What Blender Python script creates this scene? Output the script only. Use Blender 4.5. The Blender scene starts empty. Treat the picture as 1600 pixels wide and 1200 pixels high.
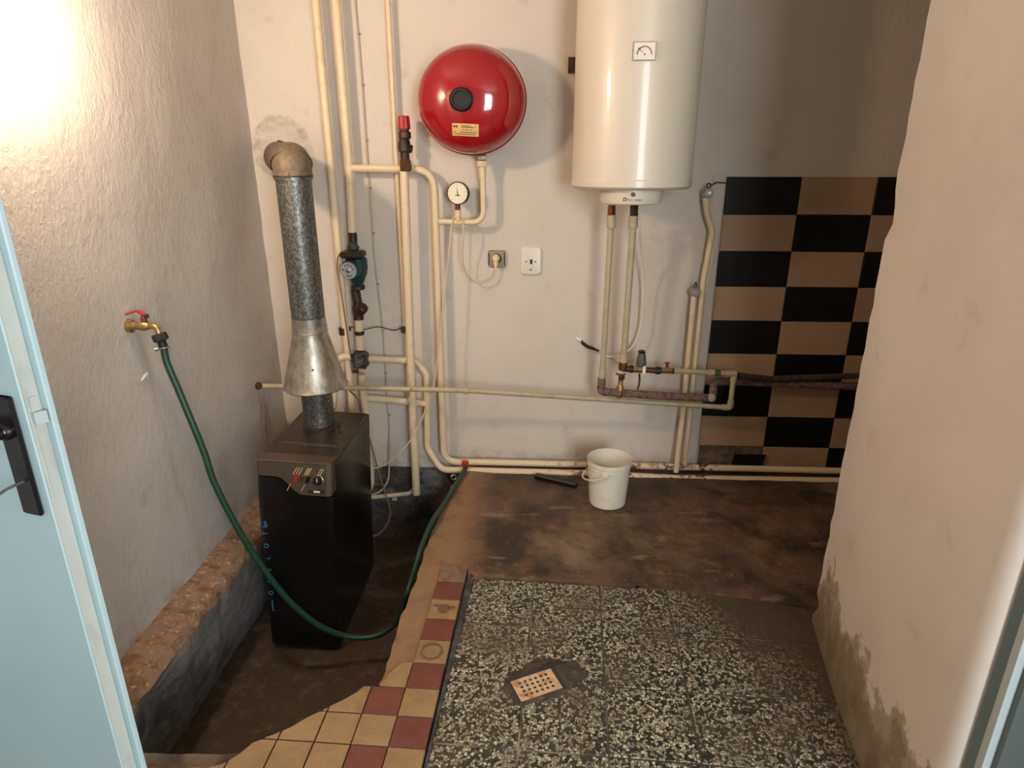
import bpy, bmesh, math, random
from mathutils import Vector, Matrix, noise
PI = math.pi
SC = bpy.context.scene
COL = SC.collection

# ---------------------------------------------------------------- camera, world, lights, exposure
cam_d = bpy.data.cameras.new('camera'); cam = bpy.data.objects.new('camera', cam_d); COL.objects.link(cam)
cam_d.sensor_fit = 'HORIZONTAL'; cam_d.sensor_width = 36.0; cam_d.lens = 22.577
cam_d.clip_start = 0.02
cp, cyw = 0.3404, -0.0520                     # pitch down, yaw right (radians)
F = Vector((math.sin(cyw)*math.cos(cp), math.cos(cyw)*math.cos(cp), -math.sin(cp)))
R = Vector((math.cos(cyw), -math.sin(cyw), 0)); U = R.cross(F)
cam.matrix_world = Matrix(((R.x, U.x, -F.x, -0.7316), (R.y, U.y, -F.y, -2.7961), (R.z, U.z, -F.z, 1.4009), (0, 0, 0, 1)))
SC.camera = cam
w = bpy.data.worlds.new('sky'); SC.world = w; w.use_nodes = True
w.node_tree.nodes['Background'].inputs[0].default_value = (0.72, 0.88, 1.0, 1)
w.node_tree.nodes['Background'].inputs[1].default_value = 3.0
def area(name, loc, rot, sx, sy, power, color):
    d = bpy.data.lights.new(name, 'AREA'); d.shape = 'RECTANGLE'; d.size = sx; d.size_y = sy; d.energy = power; d.color = color
    o = bpy.data.objects.new(name, d); COL.objects.link(o); o.location = loc; o.rotation_euler = rot
    return o
# daylight coming in through the hall window behind the photographer (the lamp sits in the window opening)
area('window_daylight', (0.22, -4.46, 1.55), (PI/2, 0, 0), 0.85, 1.35, 78.0, (0.90, 0.96, 1.0))
area('side_fill_light', (1.66, -2.85, 1.35), (PI/2, 0, PI/2), 1.0, 1.5, 19.5, (0.90, 0.96, 1.0))  # added fill light from an unseen side window, brightens the left wall
LAMP_STRENGTH = 420.0
SC.view_settings.view_transform = 'Standard'; SC.view_settings.look = 'None'
SC.view_settings.exposure = 0.0; SC.view_settings.gamma = 1.0; SC.view_settings.use_curve_mapping = False

# ---------------------------------------------------------------- materials
def lin(c):
    return tuple(((x/255)/12.92 if x/255 <= 0.04045 else ((x/255+0.055)/1.055)**2.4) for x in c) + (1,)
class Mat:
    def __init__(s, name, col, rough=0.6, metal=0.0, spec=0.5):
        s.m = bpy.data.materials.new(name); s.m.use_nodes = True
        s.t = s.m.node_tree; s.b = s.t.nodes['Principled BSDF']
        s.c = lin(col); s.b.inputs['Base Color'].default_value = s.c
        s.b.inputs['Roughness'].default_value = rough; s.b.inputs['Metallic'].default_value = metal
        s.b.inputs['Specular IOR Level'].default_value = spec
        s.out = None; s.h = None
        s.pos = s.t.nodes.new('ShaderNodeNewGeometry').outputs['Position']
    def n(s, kind, **kw):
        x = s.t.nodes.new(kind)
        for k, v in kw.items():
            if k.startswith('i_'): x.inputs[k[2:].replace('_', ' ')].default_value = v
            else: setattr(x, k, v)
        return x
    def link(s, a, b): s.t.links.new(a, b)
    def scaled(s, sc):
        if not isinstance(sc, (tuple, list)): sc = (sc, sc, sc)
        v = s.n('ShaderNodeVectorMath', operation='MULTIPLY'); v.inputs[1].default_value = sc; s.link(s.pos, v.inputs[0]); return v.outputs[0]
    def noise(s, sc, detail=4, rough=0.55, dist=0.0):
        x = s.n('ShaderNodeTexNoise'); x.inputs['Scale'].default_value = 1.0; x.inputs['Detail'].default_value = detail
        x.inputs['Roughness'].default_value = rough; x.inputs['Distortion'].default_value = dist
        s.link(s.scaled(sc), x.inputs['Vector']); return x.outputs['Fac']
    def ramp(s, fac, a, b):
        x = s.n('ShaderNodeMapRange', clamp=True); x.inputs['From Min'].default_value = a; x.inputs['From Max'].default_value = b
        s.link(fac, x.inputs['Value']); return x.outputs[0]
    def axis(s, k, a, b):
        x = s.n('ShaderNodeSeparateXYZ'); s.link(s.pos, x.inputs[0]); return s.ramp(x.outputs[k], a, b)
    def math(s, op, a, b):
        x = s.n('ShaderNodeMath', operation=op, use_clamp=False)
        for i, v in enumerate((a, b)):
            if isinstance(v, (int, float)): x.inputs[i].default_value = v
            else: s.link(v, x.inputs[i])
        return x.outputs[0]
    def mul(s, *f):
        r = f[0]
        for q in f[1:]: r = s.math('MULTIPLY', r, q)
        return r
    def mix(s, fac, col):
        x = s.n('ShaderNodeMix', data_type='RGBA')
        if isinstance(fac, (int, float)): x.inputs[0].default_value = fac
        else: s.link(fac, x.inputs[0])
        if s.out is None: x.inputs[6].default_value = s.c
        else: s.link(s.out, x.inputs[6])
        if isinstance(col, tuple): x.inputs[7].default_value = lin(col)
        else: s.link(col, x.inputs[7])
        s.out = x.outputs[2]; s.link(s.out, s.b.inputs['Base Color']); return s
    def spots(s, sc, a, b, col, amount=1.0, mask=None, detail=4):
        f = s.ramp(s.noise(sc, detail), a, b)
        if amount != 1.0: f = s.math('MULTIPLY', f, amount)
        if mask is not None: f = s.math('MULTIPLY', f, mask)
        return s.mix(f, col)
    def bump(s, h, strength, dist):
        x = s.n('ShaderNodeBump'); x.inputs['Strength'].default_value = strength; x.inputs['Distance'].default_value = dist
        s.link(h, x.inputs['Height'])
        if s.h is not None: s.link(s.h, x.inputs['Normal'])
        s.h = x.outputs[0]; s.link(s.h, s.b.inputs['Normal']); return s
    def emit(s, col, strength):
        s.b.inputs['Emission Color'].default_value = col; s.b.inputs['Emission Strength'].default_value = strength; return s

def plaster(name, col, seed):
    m = Mat(name, col, 0.75, spec=0.25)
    m.spots((2.2+seed, 2.2, 2.2), 0.45, 0.75, (col[0]-22, col[1]-24, col[2]-24), 0.5)
    m.spots(9.0, 0.62, 0.75, (col[0]-40, col[1]-44, col[2]-46), 0.35)
    return m
WALL = (209, 199, 186)
m_wb = plaster('back_wall_paint', WALL, 0)
m_wb.spots(60.0, 0.70, 0.74, (120, 105, 90), 0.35)
m_wb.mix(m_wb.mul(m_wb.axis(2, -0.03, -0.075), 1.0), (62, 58, 52))                       # tarred foot of the wall in the pit
m_wb.spots((9, 9, 6), 0.50, 0.62, (84, 92, 98), 0.8, m_wb.axis(2, -0.06, -0.12))        # old blue wash showing through
m_wb.mix(m_wb.mul(m_wb.ramp(m_wb.noise(14.0), 0.42, 0.6), m_wb.axis(2, 0.10, -0.03), 0.6), (128, 112, 96))
_sd = m_wb.n('ShaderNodeVectorMath', operation='DISTANCE'); m_wb.link(m_wb.pos, _sd.inputs[0]); _sd.inputs[1].default_value = (-1.838, 0, 1.43)
_sv = m_wb.math('ADD', _sd.outputs['Value'], m_wb.math('MULTIPLY', m_wb.noise((14, 14, 14)), 0.06))
m_wb.mix(m_wb.mul(m_wb.ramp(_sv, 0.165, 0.150), m_wb.ramp(_sv, 0.05, 0.14), m_wb.ramp(m_wb.noise((30, 30, 30)), 0.3, 0.6), 0.75), (160, 146, 132))   # sooty patch of cement round the flue hole
m_wb.bump(m_wb.noise((45, 45, 38), 6, 0.6), 0.35, 0.007).bump(m_wb.noise(9.0, 2), 0.3, 0.010)
m_wl = plaster('left_wall_paint', (194, 187, 179), 0.3)
st = m_wl.mul(m_wl.ramp(m_wl.noise((30, 30, 5)), 0.46, 0.62), m_wl.axis(1, -0.29, -0.24), m_wl.axis(1, -0.13, -0.19), m_wl.axis(2, 0.47, 0.44), m_wl.axis(2, 0.1, 0.2))
m_wl.mix(m_wl.math('MULTIPLY', st, 0.7), (150, 112, 82))                                                             # rust run below the pipe
m_wl.mix(m_wl.mul(m_wl.ramp(m_wl.noise(9.0), 0.4, 0.6), m_wl.axis(2, 0.12, 0.0), 0.6), (140, 120, 100))
m_wl.bump(m_wl.noise((70, 80, 48), 6, 0.66, 0.6), 0.5, 0.008).bump(m_wl.noise((14, 18, 9), 3, 0.5, 1.2), 0.25, 0.010)
m_wr = plaster('right_wall_paint', (212, 202, 193), 0.6)
_h = m_wr.n('ShaderNodeSeparateXYZ'); m_wr.link(m_wr.pos, _h.inputs[0])
_hz = m_wr.math('SUBTRACT', m_wr.math('MULTIPLY', m_wr.noise((8, 8, 7), 8, 0.68), 0.62), _h.outputs[2])   # noise height minus z
m_wr.mix(m_wr.ramp(_hz, 0.075, 0.10), (158, 146, 128))
m_wr.mix(m_wr.ramp(_hz, 0.135, 0.155), (134, 120, 101))
m_wr.mix(m_wr.mul(m_wr.ramp(_hz, 0.19, 0.28), 0.75), (106, 94, 76))
m_wr.bump(m_wr.noise((60, 60, 60), 5), 0.15, 0.003).bump(m_wr.ramp(_hz, 0.075, 0.10), -0.6, 0.006)
m_ceil = plaster('ceiling_paint', (205, 200, 190), 0.1)
m_hall = plaster('hall_paint', (200, 198, 192), 0.2)
m_hall.bump(m_hall.noise(40.0), 0.2, 0.005)
m_tar = Mat('pit_wall_cement', (122, 120, 116), 0.85)
m_tar.spots((5, 5, 9), 0.42, 0.62, (80, 78, 76)).spots((3, 14, 14), 0.55, 0.7, (160, 152, 138), 0.6).spots(40.0, 0.6, 0.75, (40, 36, 32), 0.5)
_e = m_tar.ramp(m_tar.noise((6, 6, 6)), 0.36, 0.5)
m_tar.mix(m_tar.mul(m_tar.axis(2, -0.075, -0.035), 1.0), (138, 112, 90))                 # bare brick and old mortar on top
m_tar.spots(22.0, 0.47, 0.62, (112, 78, 54), 0.9, m_tar.axis(2, -0.075, -0.035)).spots(55.0, 0.58, 0.68, (196, 164, 120), 0.7, m_tar.axis(2, -0.075, -0.035))
m_tar.bump(m_tar.noise((16, 9, 24), 7, 0.65), 0.9, 0.03)
m_pit = Mat('pit_floor_concrete', (64, 50, 37), 0.62)
m_pit.spots((4, 4, 4), 0.42, 0.65, (62, 47, 35)).spots(26.0, 0.52, 0.7, (112, 90, 68), 0.5).spots((3, 7, 3), 0.58, 0.66, (120, 110, 98), 0.4).spots(80.0, 0.72, 0.75, (170, 160, 145), 0.6)
m_pit.bump(m_pit.noise(60.0), 0.3, 0.006)
m_slab = Mat('slab_concrete', (112, 100, 86), 0.85); m_slab.spots(12.0, 0.4, 0.6, (70, 60, 50)).bump(m_slab.noise(30.0), 0.7, 0.015)
m_scr = Mat('stained_screed', (96, 74, 58), 0.62)
m_scr.spots((3.2, 4.0, 3), 0.40, 0.60, (54, 42, 35)).spots((7, 5, 5), 0.52, 0.68, (120, 96, 72), 0.7).spots((2.2, 3.0, 2), 0.56, 0.66, (142, 118, 90), 0.6)
_pv = m_scr.n('ShaderNodeVectorMath', operation='DISTANCE'); m_scr.link(m_scr.pos, _pv.inputs[0]); _pv.inputs[1].default_value = (-0.61, -0.71, 0)
m_scr.mix(m_scr.mul(m_scr.ramp(m_scr.math('ADD', _pv.outputs['Value'], m_scr.math('MULTIPLY', m_scr.noise((9, 9, 9), 5, 0.6), 0.22)), 0.26, 0.12), 0.75), (146, 126, 98))
m_scr.spots((5, 14, 5), 0.60, 0.68, (138, 116, 92), 0.55)
m_scr.spots((11, 7, 9), 0.56, 0.66, (112, 78, 54), 0.6)
m_scr.spots(16.0, 0.55, 0.7, (62, 46, 37), 0.75).spots(48.0, 0.62, 0.72, (146, 126, 102), 0.45)
m_scr.mix(m_scr.mul(m_scr.axis(0, -0.93, -1.06), m_scr.ramp(m_scr.noise(8.0), 0.25, 0.5), 0.85), (146, 112, 78))     # paler mortar along the pit
m_scr.mix(m_scr.mul(m_scr.math('MULTIPLY', m_scr.axis(1, -0.36, -0.06), m_scr.ramp(m_scr.noise((6, 6, 6)), 0.25, 0.55)), m_scr.axis(0, -1.0, -0.85), 0.75), (44, 37, 32))  # shadow and dirt along the back wall, both put into the screed colour
m_scr.bump(m_scr.noise((18, 18, 18), 7, 0.62), 0.6, 0.012)
def tile_mat(name, col, d, rough):
    m = Mat(name, col, rough); m.spots(18.0, 0.42, 0.66, tuple(x-d for x in col), 0.8).spots(130.0, 0.58, 0.7, tuple(max(0, x-2*d) for x in col), 0.5)
    m.spots((5, 5, 5), 0.52, 0.66, tuple(int(x*0.8) for x in col), 0.5).bump(m.noise(110.0), 0.18, 0.003); return m
m_yel = tile_mat('ochre_tile', (152, 122, 84), 18, 0.55)
m_red = tile_mat('brick_red_tile', (112, 60, 50), 12, 0.55)
m_stain = Mat('grey_cement_stain', (104, 82, 58), 0.8)
m_grout = Mat('edge_strip_dark', (44, 46, 50), 0.55); m_grout.spots(20.0, 0.48, 0.66, (74, 76, 78))
m_ter = Mat('terrazzo', (36, 36, 32), 0.45)
vd = m_ter.n('ShaderNodeVectorMath', operation='MULTIPLY_ADD'); nz = m_ter.n('ShaderNodeTexNoise'); nz.inputs['Scale'].default_value = 90
m_ter.link(m_ter.pos, nz.inputs['Vector']); m_ter.link(nz.outputs['Color'], vd.inputs[0]); vd.inputs[1].default_value = (0.006, 0.006, 0.006); m_ter.link(m_ter.pos, vd.inputs[2])
def voro(feature, scale):
    x = m_ter.n('ShaderNodeTexVoronoi', feature=feature, voronoi_dimensions='3D'); x.inputs['Scale'].default_value = scale
    vs = m_ter.n('ShaderNodeVectorMath', operation='MULTIPLY'); vs.inputs[1].default_value = (1, 1, 0.0); m_ter.link(vd.outputs[0], vs.inputs[0])
    m_ter.link(vs.outputs[0], x.inputs['Vector']); return x
ve = voro('DISTANCE_TO_EDGE', 132.0); vc = voro('F1', 132.0)
sep = m_ter.n('ShaderNodeSeparateColor'); m_ter.link(vc.outputs['Color'], sep.inputs[0])
m_ter.mix(m_ter.ramp(sep.outputs[1], 0.55, 0.9), (58, 64, 54))
chips = m_ter.mul(m_ter.ramp(sep.outputs[0], 0.40, 0.43), m_ter.ramp(ve.outputs['Distance'], 0.05, 0.11))
cc = m_ter.n('ShaderNodeMix', data_type='RGBA'); cc.inputs[6].default_value = lin((204, 194, 168)); cc.inputs[7].default_value = lin((134, 128, 108)); m_ter.link(sep.outputs[2], cc.inputs[0])
m_ter.mix(chips, cc.outputs[2])
m_ter.mix(m_ter.mul(m_ter.ramp(m_ter.noise((5.5, 5.5, 5.5), 6, 0.65), 0.46, 0.70), 0.8), (82, 70, 57))
_sx = m_ter.n('ShaderNodeSeparateXYZ'); m_ter.link(m_ter.pos, _sx.inputs[0])
_dm = m_ter.math('ADD', m_ter.math('ADD', _sx.outputs[0], m_ter.math('MULTIPLY', _sx.outputs[1], 0.55)), m_ter.math('MULTIPLY', m_ter.noise((6, 6, 6), 5, 0.6), 0.55))
m_ter.mix(m_ter.mul(m_ter.ramp(_dm, -0.74, -0.36), 0.92), (70, 58, 47))                    # dried mud towards the far right
m_ter.bump(m_ter.noise(70.0), 0.2, 0.003)
m_joint = Mat('joint_cement', (74, 62, 52), 0.85); m_joint.spots((5, 5, 5), 0.45, 0.6, (150, 142, 128), 0.9, m_joint.axis(0, -0.5, -0.72))
m_patch = Mat('dark_cement_patch', (74, 64, 54), 0.8); m_patch.spots(22.0, 0.45, 0.62, (52, 44, 38)).spots(60.0, 0.6, 0.7, (120, 108, 92), 0.6).bump(m_patch.noise(40.0), 0.8, 0.01)
m_worn = Mat('worn_tile', (128, 104, 80), 0.8); m_worn.spots(30.0, 0.45, 0.62, (104, 84, 66))
m_wtd = Mat('black_wall_tile', (15, 14, 15), 0.42, spec=0.3)
m_wtl = Mat('beige_wall_tile', (166, 138, 110), 0.5); m_wtl.spots((7, 7, 7), 0.4, 0.7, (156, 124, 92), 0.7)
m_mort = Mat('grey_mortar', (112, 96, 80), 0.9); m_mort.spots(24.0, 0.42, 0.6, (80, 68, 56)).bump(m_mort.noise(40.0), 0.8, 0.01)
m_cream = Mat('cream_pipe_paint', (220, 200, 166), 0.38); m_cream.spots((26, 26, 26), 0.56, 0.72, (190, 166, 128), 0.5).spots((9, 9, 5), 0.60, 0.72, (176, 150, 116), 0.35)
m_cream.bump(m_cream.noise(120.0), 0.12, 0.002)
m_rust = Mat('cream_paint_rusting', (218, 198, 162), 0.45)
m_rust.spots((30, 30, 30), 0.54, 0.64, (170, 112, 62), 0.8, m_rust.mul(m_rust.axis(0, -0.86, -0.55), m_rust.axis(0, 0.14, -0.02)))
m_rust.spots((40, 40, 40), 0.50, 0.56, (96, 44, 26), 1.0, m_rust.mul(m_rust.axis(0, -0.24, -0.14), m_rust.axis(0, 0.12, 0.04)))
m_rust.spots((40, 40, 40), 0.54, 0.58, (104, 50, 28), 1.0, m_rust.mul(m_rust.axis(0, -0.62, -0.54), m_rust.axis(0, -0.24, -0.3)))
m_beige = Mat('beige_plastic_pipe', (178, 164, 130), 0.5); m_beige.spots(20.0, 0.5, 0.7, (150, 134, 102), 0.6)
m_brass = Mat('weathered_brass', (178, 148, 100), 0.38, 0.8); m_brass.spots(60.0, 0.45, 0.65, (120, 84, 46), 0.7)
m_brown = Mat('oxidised_brass', (92, 62, 40), 0.5, 0.6); m_brown.spots(70.0, 0.5, 0.62, (130, 62, 36), 0.7)
m_dk = Mat('dark_bronze', (58, 46, 36), 0.5, 0.5); m_dk.spots(50.0, 0.48, 0.6, (84, 60, 42), 0.8)
m_steel = Mat('dull_steel', (170, 168, 162), 0.35, 0.9)
m_galv = Mat('galvanised_sheet', (134, 134, 128), 0.42, 0.75)
gv = m_galv.n('ShaderNodeTexVoronoi', feature='F1'); gv.inputs['Scale'].default_value = 1.0; m_galv.link(m_galv.scaled((185, 185, 130)), gv.inputs['Vector'])
gs = m_galv.n('ShaderNodeSeparateColor'); m_galv.link(gv.outputs['Color'], gs.inputs[0])
m_galv.mix(m_galv.ramp(gs.outputs[0], 0.2, 0.8), (86, 88, 86)).spots((190, 190, 130), 0.5, 0.62, (74, 74, 72), 0.5).spots((14, 14, 8), 0.5, 0.66, (92, 86, 78), 0.5)
m_galv.bump(gs.outputs[1], 0.10, 0.004)
m_tan = Mat('heat_tanned_metal', (116, 103, 84), 0.6, 0.3); m_tan.spots(60.0, 0.45, 0.65, (96, 80, 60), 0.7)
m_hood = Mat('hood_sheet_metal', (176, 170, 158), 0.4, 0.75); m_hood.spots((40, 40, 16), 0.45, 0.66, (128, 120, 106), 0.9).spots(90.0, 0.5, 0.66, (150, 142, 128), 0.6)
m_boil = Mat('boiler_black_enamel', (20, 18, 17), 0.2, 0.2)
m_btop = Mat('boiler_brown_top', (58, 49, 42), 0.34, 0.3); m_btop.spots(14.0, 0.5, 0.7, (40, 33, 28), 0.7)
m_bpan = Mat('boiler_bronze_panel', (96, 82, 71), 0.34, 0.55)
m_tank = Mat('red_gloss_enamel', (150, 18, 22), 0.12, 0.0, 0.5); m_tank.b.inputs['Coat Weight'].default_value = 0.6; m_tank.b.inputs['Coat Roughness'].default_value = 0.04
m_black = Mat('black_plastic', (16, 15, 15), 0.35)
m_rubber = Mat('black_rubber', (26, 25, 24), 0.6)
m_heat = Mat('ivory_enamel', (214, 203, 184), 0.4); m_heat.b.inputs['Coat Weight'].default_value = 0.30; m_heat.b.inputs['Coat Roughness'].default_value = 0.12
m_white = Mat('white_plastic', (222, 214, 202), 0.4)
m_sock = Mat('socket_metallic_grey', (150, 138, 112), 0.42, 0.4)
m_plug = Mat('ivory_plastic', (226, 200, 160), 0.45)
m_cord = Mat('ivory_cord', (206, 184, 148), 0.5)
m_brcord = Mat('brown_cord', (128, 98, 70), 0.55)
m_greycord = Mat('painted_over_cable', (182, 168, 148), 0.7)
m_teal = Mat('teal_pump_enamel', (30, 66, 70), 0.42, 0.2); m_teal.spots(26.0, 0.5, 0.66, (34, 46, 46), 0.8)
m_verd = Mat('verdigris_union', (70, 84, 74), 0.6, 0.4); m_verd.spots(50.0, 0.46, 0.6, (44, 44, 36), 0.8)
m_plate = Mat('pump_name_plate', (186, 186, 182), 0.4, 0.3)
m_ink = Mat('dark_print', (34, 32, 32), 0.6)
m_mixb = Mat('mixer_dark_cast', (62, 62, 62), 0.55, 0.3); m_mixb.spots(50.0, 0.45, 0.6, (110, 106, 98), 0.7)
m_redp = Mat('red_plastic', (168, 34, 34), 0.4)
m_wrap = Mat('brown_felt_wrap', (126, 100, 92), 0.95); m_wrap.spots(60.0, 0.45, 0.62, (88, 68, 62)).bump(m_wrap.noise(120.0), 0.9, 0.008)
m_wrapd = Mat('dark_felt_wrap', (70, 58, 50), 0.95); m_wrapd.spots(60.0, 0.45, 0.62, (46, 38, 34)).bump(m_wrapd.noise(120.0), 0.9, 0.008)
m_gcap = Mat('grey_valve_cap', (84, 80, 72), 0.6)
m_paper = Mat('paper_tag', (232, 222, 196), 0.8)
m_green = Mat('green_hose', (14, 46, 33), 0.42)
hv = m_green.n('ShaderNodeTexVoronoi', feature='F1'); hv.inputs['Scale'].default_value = 170; m_green.link(m_green.pos, hv.inputs['Vector'])
m_green.mix(m_green.mul(m_green.ramp(hv.outputs['Distance'], 0.2, 0.6), 0.6), (28, 74, 52))
m_gtape = Mat('green_tape', (58, 84, 44), 0.8)
m_buck = Mat('bucket_plastic', (222, 214, 196), 0.42); m_buck.spots(12.0, 0.55, 0.72, (198, 184, 158), 0.5)
m_grate = Mat('rust_stained_grate', (206, 172, 136), 0.5); m_grate.spots(26.0, 0.5, 0.62, (166, 110, 70), 0.8).spots(60.0, 0.62, 0.7, (96, 62, 42), 0.6)
m_frame = Mat('drain_frame_iron', (58, 62, 68), 0.5, 0.4)
m_hole = Mat('drain_shade_sheet', (10, 8, 7), 0.9)
m_door = Mat('pale_door_paint', (184, 206, 209), 0.4); m_door.spots((4, 4, 3), 0.5, 0.7, (175, 198, 202), 0.5)
m_dedge = Mat('door_edge_paint', (190, 192, 184), 0.5); m_dedge.spots((40, 40, 12), 0.5, 0.68, (168, 166, 154), 0.6)
m_hand = Mat('dark_brown_handle', (20, 15, 15), 0.25)
m_jamb = Mat('jamb_shaded_grey_green', (84, 92, 88), 0.5)  # shaded faces of the frame, shade put into the colour
m_jambw = Mat('jamb_lit_and_latch_pale', (176, 184, 184), 0.5)  # window-lit lip of the frame painted pale; the latch shares this colour
m_blue = Mat('blue_lettering', (66, 128, 178), 0.5)
m_lbl = Mat('yellowed_label', (212, 180, 116), 0.6)
m_glass = Mat('window_glass', (255, 255, 255), 0.02); m_glass.b.inputs['Transmission Weight'].default_value = 1.0
m_bulb = Mat('lamp_globe_glow', (255, 230, 190), 0.5).emit((1.0, 0.73, 0.50, 1), LAMP_STRENGTH)
def MM(x): return x.m if isinstance(x, Mat) else x

# ---------------------------------------------------------------- geometry helpers
class G:
    """collects simple shapes and links them as one mesh object"""
    def __init__(s): s.v = []; s.f = []; s.mi = []; s.cur = 0
    def add(s, vs, fs):
        b = len(s.v); s.v += [tuple(v) for v in vs]; s.f += [tuple(b+i for i in f) for f in fs]; s.mi += [s.cur]*len(fs); return s
    def box(s, c, d, rz=0.0, ch=0.0):
        cx, cy, cz = c; x, y, z = d[0]/2, d[1]/2, d[2]/2
        if ch <= 0:
            ps = [(-x, -y), (x, -y), (x, y), (-x, y)]; rows = [(-z, 0), (z, 0)]
        else:
            ps = None; rows = [(-z, ch), (-z+ch, 0), (z-ch, 0), (z, ch)]
        co, si = math.cos(rz), math.sin(rz); vs = []; fs = []
        n = 4 if ps else 8
        for (zz, inset) in rows:
            if ps: pts = ps
            else:
                a, b = x-inset, y-inset; k = ch
                pts = [(-a+k, -b), (a-k, -b), (a, -b+k), (a, b-k), (a-k, b), (-a+k, b), (-a, b-k), (-a, -b+k)]
            vs += [(cx+p*co-q*si, cy+p*si+q*co, cz+zz) for p, q in pts]
        m = len(rows)
        for r in range(m-1):
            for i in range(n): j = (i+1) % n; fs.append((r*n+i, r*n+j, (r+1)*n+j, (r+1)*n+i))
        fs.append(tuple(reversed(range(n)))); fs.append(tuple((m-1)*n+i for i in range(n)))
        return s.add(vs, fs)
    def tube(s, pts, r, n=14, caps=True):
        pts = [Vector(p) for p in pts]; rs = r if isinstance(r, (list, tuple)) else [r]*len(pts)
        vs = []; fs = []; up = None
        for i, p in enumerate(pts):
            t = (pts[min(i+1, len(pts)-1)] - pts[max(i-1, 0)]).normalized()
            if up is None:
                up = Vector((0, 0, 1)) if abs(t.z) < 0.9 else Vector((0, 1, 0))
            sd = t.cross(up).normalized(); up = sd.cross(t).normalized()
            k = 1.0
            if 0 < i < len(pts)-1:
                a = (pts[i]-pts[i-1]).normalized(); b = (pts[i+1]-pts[i]).normalized()
                k = 1.0/max(0.55, math.cos(a.angle(b, 0)/2))
            for j in range(n):
                an = 2*PI*j/n; vs.append(p + (sd*math.cos(an) + up*math.sin(an))*rs[i]*(k if k > 1.03 else 1))
        for i in range(len(pts)-1):
            for j in range(n): q = (j+1) % n; fs.append((i*n+j, i*n+q, (i+1)*n+q, (i+1)*n+j))
        if caps: fs.append(tuple(reversed(range(n)))); fs.append(tuple((len(pts)-1)*n+j for j in range(n)))
        return s.add(vs, fs)
    def lathe(s, prof, o=(0, 0, 0), ax=(0, 0, 1), n=32, a0=None, sides=None):
        """prof = [(radius, height along axis)]"""
        ax = Vector(ax).normalized(); o = Vector(o)
        e = Vector((0, 0, 1)) if abs(ax.z) < 0.9 else Vector((1, 0, 0))
        u = ax.cross(e).normalized(); v = ax.cross(u).normalized(); n = sides or n
        vs = []; fs = []; rings = []
        for (r, h) in prof:
            if r < 1e-6: rings.append((len(vs), 1)); vs.append(o+ax*h)
            else:
                rings.append((len(vs), n))
                vs += [o+ax*h+(u*math.cos(2*PI*j/n)+v*math.sin(2*PI*j/n))*r for j in range(n)]
        for (a, na), (b, nb) in zip(rings, rings[1:]):
            for j in range(n):
                q = (j+1) % n
                if na == 1 and nb == 1: continue
                if na == 1: fs.append((a, b+q, b+j))
                elif nb == 1: fs.append((a+j, a+q, b))
                else: fs.append((a+j, a+q, b+q, b+j))
        if rings[0][1] > 1: fs.append(tuple(reversed(range(rings[0][0], rings[0][0]+n))))
        if rings[-1][1] > 1: fs.append(tuple(range(rings[-1][0], rings[-1][0]+n)))
        return s.add(vs, fs)
    def ball(s, c, r, n=20, sc=(1, 1, 1)):
        b = len(s.v)
        s.lathe([(r*math.sin(PI*i/12) if 0 < i < 12 else 0, -r*math.cos(PI*i/12)) for i in range(13)], (0, 0, 0), (0, 0, 1), n)
        s.v[b:] = [(c[0]+x*sc[0], c[1]+y*sc[1], c[2]+z*sc[2]) for x, y, z in s.v[b:]]
        return s
    def prism(s, poly, z0, z1):
        n = len(poly); vs = [(p[0], p[1], z0) for p in poly]+[(p[0], p[1], z1) for p in poly]
        fs = [tuple(reversed(range(n))), tuple(range(n, 2*n))]+[(i, (i+1) % n, n+(i+1) % n, n+i) for i in range(n)]
        return s.add(vs, fs)
    def torus(s, c, R_, r, ax=(0, 0, 1), n=32, m=8):
        ax = Vector(ax).normalized(); c = Vector(c); e = Vector((0, 0, 1)) if abs(ax.z) < 0.9 else Vector((1, 0, 0))
        u = ax.cross(e).normalized(); v = ax.cross(u); vs = []; fs = []
        for i in range(n):
            d = u*math.cos(2*PI*i/n)+v*math.sin(2*PI*i/n)
            for j in range(m): vs.append(c+d*(R_+r*math.cos(2*PI*j/m))+ax*r*math.sin(2*PI*j/m))
        for i in range(n):
            for j in range(m): a = (i+1) % n; b = (j+1) % m; fs.append((i*m+j, a*m+j, a*m+b, i*m+b))
        return s.add(vs, fs)
    def mat(s, k): s.cur = k; return s
    def build(s, name, mat, parent=None, smooth=35, weld=0, tri=False):
        me = bpy.data.meshes.new(name); me.from_pydata(s.v, [], s.f)
        for m in (mat if isinstance(mat, (list, tuple)) else [mat]): me.materials.append(MM(m))
        me.polygons.foreach_set('material_index', s.mi)
        bm = bmesh.new(); bm.from_mesh(me)
        if weld: bmesh.ops.remove_doubles(bm, verts=bm.verts, dist=weld)
        if tri: bmesh.ops.triangulate(bm, faces=[f for f in bm.faces if len(f.verts) > 4])
        bmesh.ops.recalc_face_normals(bm, faces=bm.faces); bm.to_mesh(me); bm.free()
        if smooth:
            me.polygons.foreach_set('use_smooth', [True]*len(me.polygons)); me.set_sharp_from_angle(angle=math.radians(smooth))
        o = bpy.data.objects.new(name, me); COL.objects.link(o)
        if parent is not None: o.parent = parent
        return o
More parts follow.
